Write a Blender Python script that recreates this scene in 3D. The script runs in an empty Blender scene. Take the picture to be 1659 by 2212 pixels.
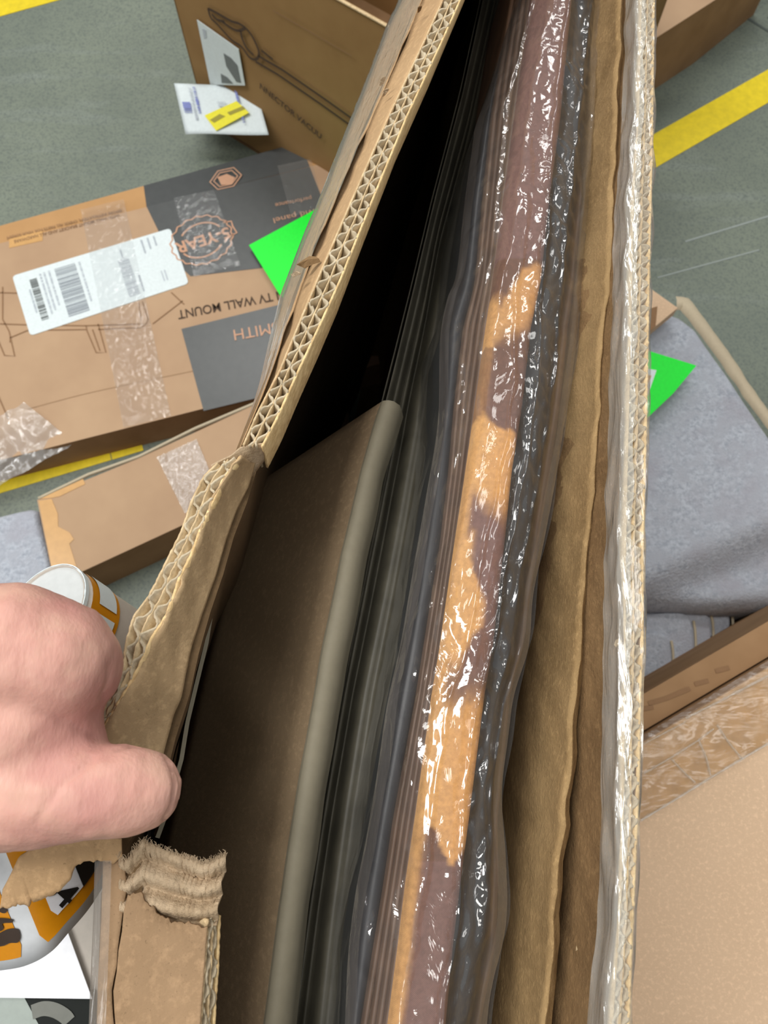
import bpy, bmesh, math, random
from mathutils import Vector, Matrix, noise
random.seed(7)
V = Vector
sc = bpy.context.scene
# ------------------------------------------------------------------ camera
W_, H_, FPX = 1659.0, 2212.0, 1662.0
CZ, PITCH = 1.30, math.radians(70)
FWD = V((0, math.cos(PITCH), -math.sin(PITCH)))
UP = V((0, math.sin(PITCH), math.cos(PITCH)))
cam = bpy.data.objects.new('camera', bpy.data.cameras.new('camera'))
sc.collection.objects.link(cam)
cam.location = (0, 0, CZ)
cam.rotation_euler = (math.pi/2 - PITCH, 0, 0)
cam.data.sensor_fit = 'VERTICAL'
cam.data.sensor_height = 24.0
cam.data.lens = 24.0*FPX/H_
cam.data.clip_start = 0.01
cam.data.dof.use_dof = True
cam.data.dof.focus_distance = 0.30
cam.data.dof.aperture_fstop = 18.0
sc.camera = cam
# ------------------------------------------------------------------ light
wd = bpy.data.worlds.new('warehouse_air'); sc.world = wd; wd.use_nodes = True
wd.node_tree.nodes['Background'].inputs[0].default_value = (0.84, 0.88, 0.88, 1)
wd.node_tree.nodes['Background'].inputs[1].default_value = 0.30
def strip(x, y, z, sx, sy, power, rz=0.0, col=(1.0, 0.985, 0.95)):
    l = bpy.data.lights.new('ceiling_strip', 'AREA'); l.shape = 'RECTANGLE'
    l.size = sx; l.size_y = sy; l.energy = power; l.color = col
    o = bpy.data.objects.new('ceiling_strip', l); sc.collection.objects.link(o)
    o.location = (x, y, z); o.rotation_euler = (0, 0, rz)
    d = V((0, 0.3, 0.5)) - V((x, y, z))
    o.rotation_euler = d.to_track_quat('-Z', 'Y').to_euler()
strip(-1.6, 0.6, 4.2, 0.6, 2.8, 108)
strip(-0.2, 3.4, 4.4, 2.8, 0.6, 66)
strip(1.9, 0.9, 4.4, 0.5, 2.6, 24)
strip(-0.6, -1.4, 4.2, 2.6, 0.5, 42)
strip(-4.2, 1.6, 4.4, 0.5, 3.0, 40)
strip(0.3, 6.5, 4.4, 3.0, 0.5, 40)
sc.view_settings.view_transform = 'Standard'
sc.view_settings.look = 'None'
sc.view_settings.exposure = 0.0
sc.view_settings.gamma = 1.0
sc.view_settings.use_curve_mapping = False
sc.cycles.transparent_max_bounces = 24

# ------------------------------------------------------------------ helpers
def ray(px, py):
    return FWD + V((1, 0, 0))*((px-W_/2)/FPX) + UP*((H_/2-py)/FPX)
CAMP = V((0, 0, CZ))
def at(px, py, z=0.0):                      # where the sight line meets a horizontal plane
    r = ray(px, py); return CAMP + r*((z-CZ)/r.z)
def dep(px, py, d): return CAMP + ray(px, py)*d
def onp(px, py, pl):                        # on a plane (point, normal)
    r = ray(px, py); return CAMP + r*((pl[0]-CAMP).dot(pl[1])/r.dot(pl[1]))
def lin(c):
    c /= 255.0
    return c/12.92 if c <= 0.04045 else ((c+0.055)/1.055)**2.4
def col(r, g, b): return (lin(r), lin(g), lin(b), 1)
def line(pts, z): return [at(p[0], p[1], z if len(p) < 3 else p[2]) for p in pts]
def resample(pts, n):
    L = [0.0]
    for a, b in zip(pts, pts[1:]): L.append(L[-1]+(b-a).length)
    out = []; j = 0
    for i in range(n):
        s = L[-1]*i/(n-1)
        while j < len(L)-2 and L[j+1] < s: j += 1
        d = L[j+1]-L[j]
        out.append(pts[j].lerp(pts[j+1], (s-L[j])/d if d > 0 else 0))
    return out
def length(pts): return sum((b-a).length for a, b in zip(pts, pts[1:]))
def link(o, parent=None, loc=None):
    sc.collection.objects.link(o)
    if parent:
        o.parent = parent
        if loc is not None: o.location = V(loc) - parent.location
    elif loc is not None: o.location = loc
    return o
def mesh(name, vs, fs, mat, parent=None, smooth=False, cols=None):
    vs = [V(v) for v in vs]
    lo = [min(v[i] for v in vs) for i in range(3)]; hi = [max(v[i] for v in vs) for i in range(3)]
    c = V(((lo[0]+hi[0])/2, (lo[1]+hi[1])/2, lo[2]))
    me = bpy.data.meshes.new(name)
    me.from_pydata([v-c for v in vs], [], fs); me.update()
    if cols:
        a = me.color_attributes.new('print', 'FLOAT_COLOR', 'POINT')
        for i, k in enumerate(cols): a.data[i].color = k
    if smooth:
        for p in me.polygons: p.use_smooth = True
    if mat: me.materials.append(mat)
    return link(bpy.data.objects.new(name, me), parent, c)
def tag(o, label=None, cat=None, group=None, kind=None):
    for k, v in (('label', label), ('category', cat), ('group', group), ('kind', kind)):
        if v: o[k] = v
    return o
def thing(name, loc, label, cat, group=None):
    o = bpy.data.objects.new(name, None); o.empty_display_size = 0.02
    link(o, None, loc)
    return tag(o, label, cat, group)
def grid_faces(nr, nc, off=0):
    return [(off+r*nc+c, off+r*nc+c+1, off+(r+1)*nc+c+1, off+(r+1)*nc+c) for r in range(nr-1) for c in range(nc-1)]
def solid(o, t, offset=0.0):
    m = o.modifiers.new('thickness', 'SOLIDIFY'); m.thickness = t; m.offset = offset; return o
def bevel(o, w, seg=2):
    m = o.modifiers.new('edge', 'BEVEL'); m.width = w; m.segments = seg; m.limit_method = 'ANGLE'; return o
def loft(name, lines, n, mat, parent=None, sub=1, disp=None, thick=0.0, smooth=True, offset=0.0):
    rows = [resample(l, n) for l in lines]
    full = []
    for a, b in zip(rows, rows[1:]):
        for k in range(sub): full.append([p.lerp(q, k/sub) for p, q in zip(a, b)])
    full.append(rows[-1])
    vs = []
    for i, r in enumerate(full):
        for j, p in enumerate(r):
            vs.append(p + disp(p, i/(len(full)-1), j/(n-1)) if disp else p)
    o = mesh(name, vs, grid_faces(len(full), n), mat, parent, smooth)
    if thick: solid(o, thick, offset)
    return o
def prism(name, top, down, mat, parent=None, bev=0.0):
    n = len(top); vs = list(top)+[p+V(down) if not callable(down) else down(p) for p in top]
    fs = [tuple(range(n)), tuple(range(2*n-1, n-1, -1))]+[(i, i+n, (i+1) % n+n, (i+1) % n) for i in range(n)]
    o = mesh(name, vs, fs, mat, parent)
    bm = bmesh.new(); bm.from_mesh(o.data); bmesh.ops.recalc_face_normals(bm, faces=bm.faces); bm.to_mesh(o.data); bm.free()
    if bev: bevel(o, bev)
    return o
def flat(name, pts, mat, parent, n=V((0, 0, 1)), t=0.0006):   # a thin sticker or print
    return prism(name, [p+n*t for p in pts], -n*t, mat, parent)
def ribs(runs):
    """runs: list of (points, width, dir, depth) -> verts, faces of thin standing paper walls with real thickness"""
    vs, fs = [], []
    for pts, w, d, h in runs:
        b = len(vs)
        for i, p in enumerate(pts):
            t = (pts[min(i+1, len(pts)-1)]-pts[max(i-1, 0)])
            dd = d[i] if isinstance(d, list) else d
            s = t.cross(dd)
            s = s.normalized()*(w/2) if s.length > 1e-9 else V((w/2, 0, 0))
            vs += [p-s, p+s, p-s+dd*h, p+s+dd*h]
        for i in range(len(pts)-1):
            a = b+4*i; c = a+4
            fs += [(a, a+1, c+1, c), (a+1, a+3, c+3, c+1), (a, c, c+2, a+2)]
        e = b+4*(len(pts)-1)
        fs += [(b, b+2, b+3, b+1), (e, e+1, e+3, e+2)]
    return vs, fs
def cut_edge(E1, E2, dirs, parent, depth=0.02, period=0.0072, seed=0, crush=0.0, inner=0.0035):
    """double wall corrugated edge between two polylines: three liners and two flutes"""
    L = length(E1); n = int(L/period*14)
    A = resample(E1, n); B = resample(E2, n)
    D = resample(dirs, n) if isinstance(dirs, list) else [V(dirs).normalized()]*n
    D = [d.normalized() for d in D]
    def at_k(i, k, rag=0.0004, ks=0.0):
        s = L*i/(n-1)
        w = noise.noise(V((s*60, seed, k*3)))
        return A[i].lerp(B[i], k+ks*w) + D[i]*(rag*noise.noise(V((s*600, k*9, seed))))
    names = [('outer_liner', 0.0, 0.0008), ('middle_liner', 0.5, 0.0006), ('inner_liner', 1.0, 0.0009)]
    for nm, k, w in names:
        vs, fs = ribs([([at_k(i, k, 0.0006, 0.05 if k == 0.5 else 0.0) for i in range(n)], w, D, depth if k != 1.0 else inner)])
        mesh(nm, vs, fs, M['liner_edge'] if k != 1.0 else M['liner_bright'], parent, True)
    for q, (k0, k1, ph) in enumerate(((0.05, 0.46, 0.0), (0.54, 0.95, math.pi))):
        pts = []
        for i in range(n):
            s = L*i/(n-1)
            a = 2*math.pi*s/period + ph + 1.1*noise.noise(V((s*35, seed+q*5, 1)))
            w = math.sin(a); w = math.copysign(abs(w)**0.75, w)
            amp = 1-crush*abs(noise.noise(V((s*90, q, seed))))
            pts.append(at_k(i, (k0+k1)/2+(k1-k0)/2*w*amp, 0.0012))
        vs, fs = ribs([(pts, 0.00080, D, depth)])
        mesh('flute', vs, fs, M['flute'], parent, True)
def extend(pts, y0, y1):
    """carry a polyline on to world y0 at its start and y1 at its end"""
    a, b = pts[0], pts[1]; t = (y0-a.y)/(b.y-a.y) if abs(b.y-a.y) > 1e-6 else 0
    s = a+(b-a)*t
    a2, b2 = pts[-2], pts[-1]; t2 = (y1-a2.y)/(b2.y-a2.y)
    e = a2+(b2-a2)*t2
    return [s]+pts+[e]
def text(name, s, p0, p1, pl, mat, parent, lift=0.0008, ysc=1.0, bold=0.0):
    """lettering whose baseline runs from pixel p0 to pixel p1 on a plane"""
    a, b = onp(*p0, pl), onp(*p1, pl); n = pl[1].normalized()
    cu = bpy.data.curves.new(name, 'FONT'); cu.body = s; cu.size = 1; cu.offset = bold; cu.extrude = 0.002
    tmp = bpy.data.objects.new(name, cu); sc.collection.objects.link(tmp)
    dg = bpy.context.evaluated_depsgraph_get()
    me = bpy.data.meshes.new_from_object(tmp.evaluated_get(dg))
    vs = [v.co.copy() for v in me.vertices]; fs = [tuple(p.vertices) for p in me.polygons]
    bpy.data.objects.remove(tmp); bpy.data.meshes.remove(me)
    x0 = min(v.x for v in vs); x1 = max(v.x for v in vs)
    k = (b-a).length/(x1-x0); xd = (b-a).normalized(); yd = n.cross(xd).normalized()
    return mesh(name, [a+xd*((v.x-x0)*k)+yd*(v.y*k*ysc)+n*(lift+v.z*0.05*k) for v in vs], fs, mat, parent)
def quad_uv(c, u, v):       # c: four corners; u along 0-1, v along 0-3
    return c[0].lerp(c[1], u).lerp(c[3].lerp(c[2], u), v)
def bars(name, c, u0, u1, v0, v1, n, mat, parent, along='v', nrm=V((0, 0, 1)), seed=1, fill=0.55, lift=0.0009):
    r = random.Random(seed); vs, fs = [], []
    for i in range(n):
        a = i/n; b = a+(0.3+r.random()*0.9)*fill/n
        if along == 'v': q = [(u0, v0+(v1-v0)*a), (u1, v0+(v1-v0)*a), (u1, v0+(v1-v0)*b), (u0, v0+(v1-v0)*b)]
        else: q = [(u0+(u1-u0)*a, v0), (u0+(u1-u0)*b, v0), (u0+(u1-u0)*b, v1), (u0+(u1-u0)*a, v1)]
        k = len(vs); vs += [quad_uv(c, *p)+nrm*lift for p in q]; fs.append((k, k+1, k+2, k+3))
    return mesh(name, vs, fs, mat, parent)
def strokes(name, paths, w, pl, mat, parent, lift=0.0007):
    """printed line drawing: each path is a list of pixels on a plane"""
    vs, fs = [], []; n = pl[1].normalized()
    for p in paths:
        P = [onp(*q, pl)+n*lift for q in p]; b = len(vs)
        for i, q in enumerate(P):
            t = P[min(i+1, len(P)-1)]-P[max(i-1, 0)]; s = n.cross(t).normalized()*w/2
            vs += [q-s, q+s]
        fs += [(b+2*i, b+2*i+2, b+2*i+3, b+2*i+1) for i in range(len(P)-1)]
    return mesh(name, vs, fs, mat, parent)
def sstep(a, b, x): x = min(1, max(0, (x-a)/(b-a))); return x*x*(3-2*x)
def smooth_path(p, n=8):
    out = []
    for i in range(len(p)-1):
        a, b, c, d = p[max(i-1, 0)], p[i], p[i+1], p[min(i+2, len(p)-1)]
        for k in range(n):
            t = k/n
            out.append(tuple(0.5*((2*b[j])+(-a[j]+c[j])*t+(2*a[j]-5*b[j]+4*c[j]-d[j])*t*t+(-a[j]+3*b[j]-3*c[j]+d[j])*t**3) for j in range(len(b))))
    out.append(p[-1]); return out

# ------------------------------------------------------------------ materials
M = {}
def nt(name):
    m = bpy.data.materials.new(name); m.use_nodes = True; M[name] = m
    t = m.node_tree; return m, t, t.nodes['Principled BSDF'], t.nodes['Material Output']
def N(t, kind, **kw):
    n = t.nodes.new(kind)
    for k, v in kw.items():
        if k.startswith('i_'): n.inputs[int(k[2:]) if k[2:].isdigit() else k[2:].replace('_', ' ')].default_value = v
        else: setattr(n, k, v)
    return n
def mixc(t, fac, a, b, blend='MIX'):
    m = N(t, 'ShaderNodeMix', data_type='RGBA', blend_type=blend)
    for s, v in ((0, fac), (6, a), (7, b)):
        if hasattr(v, 'is_output') or hasattr(v, 'links'): t.links.new(v, m.inputs[s])
        else: m.inputs[s].default_value = v
    return m.outputs[2]
def coords(t, scale=(1, 1, 1), rot=(0, 0, 0)):
    tc = N(t, 'ShaderNodeTexCoord'); mp = N(t, 'ShaderNodeMapping')
    mp.inputs['Scale'].default_value = scale; mp.inputs['Rotation'].default_value = rot
    t.links.new(tc.outputs['Object'], mp.inputs[0]); return mp.outputs[0]
def nz(t, vec, scale, detail=4, rough=0.6, lo=0.35, hi=0.65, dist=0.0):
    n = N(t, 'ShaderNodeTexNoise'); n.inputs['Scale'].default_value = scale; n.inputs['Detail'].default_value = detail
    n.inputs['Roughness'].default_value = rough; n.inputs['Distortion'].default_value = dist
    t.links.new(vec, n.inputs['Vector'])
    r = N(t, 'ShaderNodeMapRange'); r.inputs[1].default_value = lo; r.inputs[2].default_value = hi
    t.links.new(n.outputs['Fac'], r.inputs[0]); return r.outputs[0]
def bump(t, bsdf, h, strength, dist=0.001, prev=None):
    b = N(t, 'ShaderNodeBump'); b.inputs['Strength'].default_value = strength; b.inputs['Distance'].default_value = dist
    t.links.new(h, b.inputs['Height'])
    if prev: t.links.new(prev, b.inputs['Normal'])
    t.links.new(b.outputs[0], bsdf.inputs['Normal']); return b.outputs[0]
def paper(name, base, dark, light=None, rough=0.85, speck=True, flute=None, frot=0.0, spec=0.25, big=7.0, bstr=0.25):
    m, t, p, o = nt(name); v = coords(t)
    c = mixc(t, nz(t, v, big, 4), base, dark)
    f = nz(t, v, 900, 3, 0.7, 0.62, 0.8)
    if speck:
        c = mixc(t, f, c, tuple(x*0.55 for x in dark[:3])+(1,))
        c = mixc(t, nz(t, v, 300, 3, 0.7, 0.5, 0.9), c, light or tuple(min(1, x*1.35) for x in base[:3])+(1,))
    t.links.new(c, p.inputs['Base Color'])
    p.inputs['Roughness'].default_value = rough; p.inputs['Specular IOR Level'].default_value = spec
    pv = bump(t, p, nz(t, v, 500, 4, 0.7), bstr, 0.0004)
    if flute:
        w = N(t, 'ShaderNodeTexWave', wave_type='BANDS'); w.inputs['Scale'].default_value = flute; w.inputs['Distortion'].default_value = 1.5
        w.inputs['Detail'].default_value = 2
        t.links.new(coords(t, rot=(0, 0, frot)), w.inputs['Vector'])
        bump(t, p, w.outputs['Fac'], 0.35, 0.0008, pv)
    return m
def plain(name, c, rough=0.5, metal=0.0, spec=0.5, mottle=0.0, emis=None):
    m, t, p, o = nt(name)
    p.inputs['Base Color'].default_value = c; p.inputs['Roughness'].default_value = rough
    p.inputs['Metallic'].default_value = metal; p.inputs['Specular IOR Level'].default_value = spec
    v = coords(t)
    if mottle:
        t.links.new(mixc(t, nz(t, v, 60, 4), c, tuple(x*(1-mottle) for x in c[:3])+(1,)), p.inputs['Base Color'])
    else:
        t.links.new(mixc(t, nz(t, v, 200, 3), c, tuple(x*0.93 for x in c[:3])+(1,)), p.inputs['Base Color'])
    return m
def film(name, haze=0.08, gloss=0.10, rough=0.10, tint=(0.96, 0.96, 0.96, 1), bscale=60, bstr=0.5, stretch=(1, 1, 1), hazecol=(0.8, 0.82, 0.82, 1), fres=0.9, bdist=0.002):
    m, t, p, o = nt(name); t.nodes.remove(p)
    v = coords(t, stretch)
    tr = N(t, 'ShaderNodeBsdfTransparent'); tr.inputs[0].default_value = tint
    gl = N(t, 'ShaderNodeBsdfGlossy'); gl.inputs[0].default_value = (1, 1, 1, 1); gl.inputs['Roughness'].default_value = rough
    df = N(t, 'ShaderNodeBsdfDiffuse'); df.inputs[0].default_value = hazecol
    n1 = N(t, 'ShaderNodeTexNoise'); n1.inputs['Scale'].default_value = bscale; n1.inputs['Detail'].default_value = 5; n1.inputs['Distortion'].default_value = 1.2
    t.links.new(v, n1.inputs['Vector'])
    ab = N(t, 'ShaderNodeMath', operation='SUBTRACT'); ab.inputs[1].default_value = 0.5; t.links.new(n1.outputs['Fac'], ab.inputs[0])
    ab2 = N(t, 'ShaderNodeMath', operation='ABSOLUTE'); t.links.new(ab.outputs[0], ab2.inputs[0])
    b = N(t, 'ShaderNodeBump'); b.inputs['Strength'].default_value = bstr; b.inputs['Distance'].default_value = bdist
    t.links.new(ab2.outputs[0], b.inputs['Height'])
    t.links.new(b.outputs[0], gl.inputs['Normal'])
    m1 = N(t, 'ShaderNodeMixShader'); m1.inputs[0].default_value = haze
    t.links.new(tr.outputs[0], m1.inputs[1]); t.links.new(df.outputs[0], m1.inputs[2])
    lf = N(t, 'ShaderNodeLayerWeight'); lf.inputs[0].default_value = 0.5; t.links.new(b.outputs[0], lf.inputs['Normal'])
    lw = N(t, 'ShaderNodeMath', operation='POWER'); lw.inputs[1].default_value = 4.0; t.links.new(lf.outputs['Facing'], lw.inputs[0])
    ma = N(t, 'ShaderNodeMath', operation='MULTIPLY_ADD', use_clamp=True); ma.inputs[1].default_value = fres; ma.inputs[2].default_value = gloss
    t.links.new(lw.outputs[0], ma.inputs[0])
    m2 = N(t, 'ShaderNodeMixShader'); t.links.new(ma.outputs[0], m2.inputs[0])
    t.links.new(m1.outputs[0], m2.inputs[1]); t.links.new(gl.outputs[0], m2.inputs[2])
    t.links.new(m2.outputs[0], o.inputs['Surface']); return m

paper('kraft', col(182, 150, 112), col(160, 128, 92))
paper('kraft_inner', col(184, 157, 120), col(164, 138, 104), flute=70)
paper('kraft_stub', col(156, 128, 98), col(136, 110, 82), big=22)
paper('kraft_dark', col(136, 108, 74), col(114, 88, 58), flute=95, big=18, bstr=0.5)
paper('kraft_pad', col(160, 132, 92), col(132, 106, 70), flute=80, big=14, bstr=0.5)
paper('kraft_torn', col(190, 168, 140), col(160, 138, 110), big=60, bstr=0.8)
paper('kraft_wall', col(108, 86, 60), col(92, 72, 48))  # darker kraft: shade inside the carton is put into the colour
paper('panel', col(136, 116, 90), col(124, 104, 80), big=5)
paper('liner_edge', col(205, 182, 144), col(180, 155, 118), big=200)
paper('liner_bright', col(226, 198, 148), col(196, 164, 116), big=200)
paper('flute', col(196, 182, 156), col(160, 145, 120), big=150)
paper('carton', col(182, 152, 122), col(170, 140, 112), speck=False, big=5, bstr=0.08)
paper('carton_warm', col(186, 144, 98), col(172, 132, 88), speck=False, big=5, bstr=0.08)
paper('carton_pale', col(210, 180, 150), col(202, 172, 142), big=5, bstr=0.15)
paper('carton_brown', col(150, 118, 76), col(138, 106, 66), speck=False, big=6, bstr=0.08)
paper('carton_side', col(160, 126, 92), col(140, 108, 76), speck=False, big=8, bstr=0.08)
plain('ink_grey', col(78, 80, 80), 0.32, mottle=0.1)
plain('ink_dark', col(70, 52, 38), 0.8)
plain('ink_brown', col(138, 104, 72), 0.8)
plain('ink_fold', col(150, 118, 84), 0.8)
plain('copper', col(196, 150, 120), 0.5)
plain('black_ink', col(22, 20, 20), 0.5)
plain('dark_brown_ink', col(48, 30, 14), 0.5)
plain('label_white', col(216, 226, 228), 0.55)
plain('sheet_white', col(238, 240, 246), 0.6)
plain('print_grey', col(150, 158, 166), 0.6)
plain('print_light', col(184, 192, 200), 0.6)
plain('print_blue', col(120, 130, 190), 0.6)
plain('smudge', col(112, 118, 118), 0.6)
plain('sticker_yellow', col(232, 222, 10), 0.5)
plain('sticker_olive', col(150, 140, 10), 0.5)
plain('tag_green', col(0, 238, 50), 0.5)
plain('line_yellow', col(232, 206, 24), 0.55, mottle=0.15)
plain('label_orange', col(206, 134, 10), 0.3)
plain('backing', col(206, 210, 214), 0.35)
plain('backing_beige', col(196, 188, 178), 0.5)
plain('core_grey', col(196, 200, 200), 0.6)
plain('tray_beige', col(176, 168, 158), 0.5)
plain('tray_black', col(28, 32, 30), 0.7, spec=0.2)
plain('tray_grey', col(150, 160, 154), 0.5)
plain('arc_grey', col(120, 122, 116), 0.7, spec=0.2)
plain('tape_brown', col(192, 150, 100), 0.4, spec=0.5, mottle=0.2)
plain('tape_tan', col(206, 160, 102), 0.3, mottle=0.1)
plain('beige_edge', col(190, 176, 150), 0.7)
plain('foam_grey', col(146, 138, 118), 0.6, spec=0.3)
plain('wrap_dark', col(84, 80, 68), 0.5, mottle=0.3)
plain('frame_black', col(20, 23, 27), 0.5, spec=0.3)
plain('frame_navy', col(24, 32, 42), 0.4)
plain('frame_brown', col(104, 78, 60), 0.5, mottle=0.35)
plain('joint', col(84, 92, 88), 0.8)
plain('scuff', col(144, 152, 148), 0.7)
film('bag_film', haze=0.055, gloss=0.085, rough=0.085, bscale=60, bstr=0.6, stretch=(1, 0.45, 1), fres=0.8, hazecol=(0.72, 0.66, 0.62, 1))
film('bag_film_under', haze=0.05, gloss=0.03, rough=0.2, bscale=40, bstr=0.4)
film('tape_clear', hazecol=(0.8, 0.76, 0.7, 1), haze=0.10, gloss=0.07, rough=0.12, bscale=160, bstr=0.45, stretch=(1, 0.06, 1))
film('tape_crumpled', haze=0.24, gloss=0.08, rough=0.12, bscale=150, bstr=0.8, stretch=(1, 0.10, 1), hazecol=(0.78, 0.79, 0.74, 1))
film('tape_flat', haze=0.06, gloss=0.05, rough=0.10, bscale=45, bstr=0.7, bdist=0.003)
film('tape_gloss', haze=0.02, gloss=0.05, rough=0.16, bscale=50, bstr=0.6, stretch=(0.3, 1, 1), bdist=0.003)
film('film_loose', haze=0.22, gloss=0.06, rough=0.14, bscale=22, bstr=0.8, bdist=0.006)

# concrete floor
m, t, p, o = nt('concrete'); v = coords(t)
c = mixc(t, nz(t, v, 2.2, 6, 0.65), col(124, 132, 118), col(108, 116, 106))
c = mixc(t, nz(t, coords(t, (1, 6, 1), (0, 0, 0.45)), 3, 5, 0.6, 0.55, 0.85), c, col(134, 142, 136))
c = mixc(t, nz(t, v, 220, 2, 0.5, 0.45, 0.8), c, col(90, 98, 94))
t.links.new(c, p.inputs['Base Color']); p.inputs['Roughness'].default_value = 0.5; p.inputs['Specular IOR Level'].default_value = 0.35
bump(t, p, nz(t, v, 40, 4), 0.1, 0.002)
# heathered cloth
m, t, p, o = nt('heather'); v = coords(t)
c = mixc(t, nz(t, v, 150, 5, 0.75, 0.42, 0.6), col(190, 196, 206), col(156, 162, 174))
c = mixc(t, nz(t, v, 42, 5, 0.7, 0.42, 0.62), c, col(174, 178, 188))
c = mixc(t, nz(t, v, 12, 3, 0.6, 0.5, 0.7), c, col(168, 168, 178))
t.links.new(c, p.inputs['Base Color']); p.inputs['Roughness'].default_value = 0.95; p.inputs['Specular IOR Level'].default_value = 0.1
p.inputs['Sheen Weight'].default_value = 0.2
bump(t, p, nz(t, v, 320, 3), 0.5, 0.002)
# skin
m, t, p, o = nt('skin'); v = coords(t)
c = mixc(t, nz(t, v, 28, 4, 0.55, 0.38, 0.62), col(212, 164, 148), col(192, 138, 126))
c = mixc(t, nz(t, v, 90, 3, 0.6, 0.5, 0.8), c, col(206, 164, 144))
c = mixc(t, nz(t, v, 14, 2, 0.5, 0.5, 0.72), c, col(180, 126, 120))
t.links.new(c, p.inputs['Base Color']); p.inputs['Roughness'].default_value = 0.48; p.inputs['Specular IOR Level'].default_value = 0.35
p.inputs['Subsurface Weight'].default_value = 0.12; p.inputs['Subsurface Radius'].default_value = (0.01, 0.004, 0.002); p.inputs['Subsurface Scale'].default_value = 0.4
vo = N(t, 'ShaderNodeTexVoronoi'); vo.inputs['Scale'].default_value = 900; t.links.new(coords(t, (1, 0.5, 1), (0.3, 0.2, 0.6)), vo.inputs['Vector'])
b0 = bump(t, p, vo.outputs['Distance'], 0.18, 0.0003)
bump(t, p, nz(t, coords(t, (1, 0.3, 1), (0, 0, 0.9)), 180, 4), 0.22, 0.0006, b0)
# printed canvas
m, t, p, o = nt('canvas_print')
at_ = N(t, 'ShaderNodeAttribute', attribute_name='print'); v = coords(t)
c = mixc(t, nz(t, v, 420, 4, 0.7, 0.4, 0.75), at_.outputs['Color'], (0.16, 0.08, 0.05, 1), 'MULTIPLY')
c2 = mixc(t, 0.35, at_.outputs['Color'], c)
t.links.new(c2, p.inputs['Base Color']); p.inputs['Roughness'].default_value = 0.75; p.inputs['Specular IOR Level'].default_value = 0.2
w = N(t, 'ShaderNodeTexWave'); w.inputs['Scale'].default_value = 700; t.links.new(coords(t, rot=(0, 0, 0.9)), w.inputs['Vector'])
bump(t, p, w.outputs['Fac'], 0.25, 0.0003)

# ================================================================== SETTING: floor
fl = mesh('floor', [(-5, -3, -0.02), (5, -3, -0.02), (5, 7, -0.02), (-5, 7, -0.02), (-5, -3, 0), (5, -3, 0), (5, 7, 0), (-5, 7, 0)],
          [(3, 2, 1, 0), (4, 5, 6, 7), (0, 1, 5, 4), (1, 2, 6, 5), (2, 3, 7, 6), (3, 0, 4, 7)], M['concrete'])
tag(fl, 'grey-green polished concrete floor', kind='structure')
def band(name, a, b, wpx, mat, label=None, cat=None, parent=None, t=0.0012, wide=None):
    A, B = at(*a), at(*b); d = (B-A).normalized(); s = V((-d.y, d.x, 0))
    w = wide or (at(a[0], a[1]+wpx)-A).dot(-s); w = abs(w)/2
    o = prism(name, [A-s*w+V((0, 0, t)), B-s*w+V((0, 0, t)), B+s*w+V((0, 0, t)), A+s*w+V((0, 0, t))], V((0, 0, -t)), mat, parent)
    if label: tag(o, label, cat)
    return o
band('floor_line', (1390, 340), (1960, 14), 76, M['line_yellow'], 'yellow painted floor line crossing the concrete at the upper right', 'floor line')
band('floor_line', (-160, 58), (200, -42), 46, M['line_yellow'], 'yellow painted floor line at the top left corner of the floor', 'floor line')
band('floor_line', (-160, 1092), (236, 974), 44, M['line_yellow'], 'yellow floor line half hidden under clear film between two cartons', 'floor line')
band('floor_line', (238, 973), (305, 953), 44, M['line_yellow'], 'short dusty yellow stretch of floor line in the gap between the cartons', 'floor line')
band('floor_joint', (1500, -30), (1720, 105), 0, M['joint'], parent=fl, wide=0.006)
band('floor_joint', (1660, 40), (1760, -40), 0, M['joint'], parent=fl, wide=0.006)
band('scuff_mark', (1480, 522), (1700, 455), 0, M['scuff'], parent=fl, wide=0.004, t=0.0006)
band('scuff_mark', (1420, 600), (1640, 540), 0, M['scuff'], parent=fl, wide=0.003, t=0.0006)

# ================================================================== TALL OPENED CARTON
LEAN = 0.17
def down(p, z=0.0): return V((p.x-LEAN*(p.z-z), p.y, z))
box = thing('opened_carton', (0.0, 0.2, 0.0), 'tall open double-walled brown cardboard carton whose torn top is being pulled apart', 'carton')
ZT = 1.045
A_lo = line([(957, 0), (919, 84), (841, 249), (757, 440), (692, 590), (650, 690), (607, 795), (555, 895), (526, 962)], ZT)
A_li = line([(994, 0), (957, 84), (878, 253), (795, 455), (737, 600), (692, 700), (645, 800), (600, 900), (566, 965)], ZT)
A_o = line([(868, 0), (838, 63), (792, 186), (750, 291), (700, 420), (650, 540), (612, 640), (590, 730), (565, 840), (520, 975)], 1.008)
A_lo = extend(A_lo[::-1], A_lo[-1].y-0.0001, 0.75)[1:]
A_li = extend(A_li[::-1], A_li[-1].y-0.0001, 0.75)[1:]
A_o = extend(A_o[::-1], A_o[-1].y-0.0001, 0.75)[1:]
dA = [(o_-l).normalized() for o_, l in zip(resample(A_o, 24), resample(A_lo, 24))]
cut_edge(A_lo, A_li, [V((d.x*0.4, d.y*0.4, -0.9)) for d in dA], box, depth=0.03, period=0.0084, seed=1, crush=0.3, inner=0.031)
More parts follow.
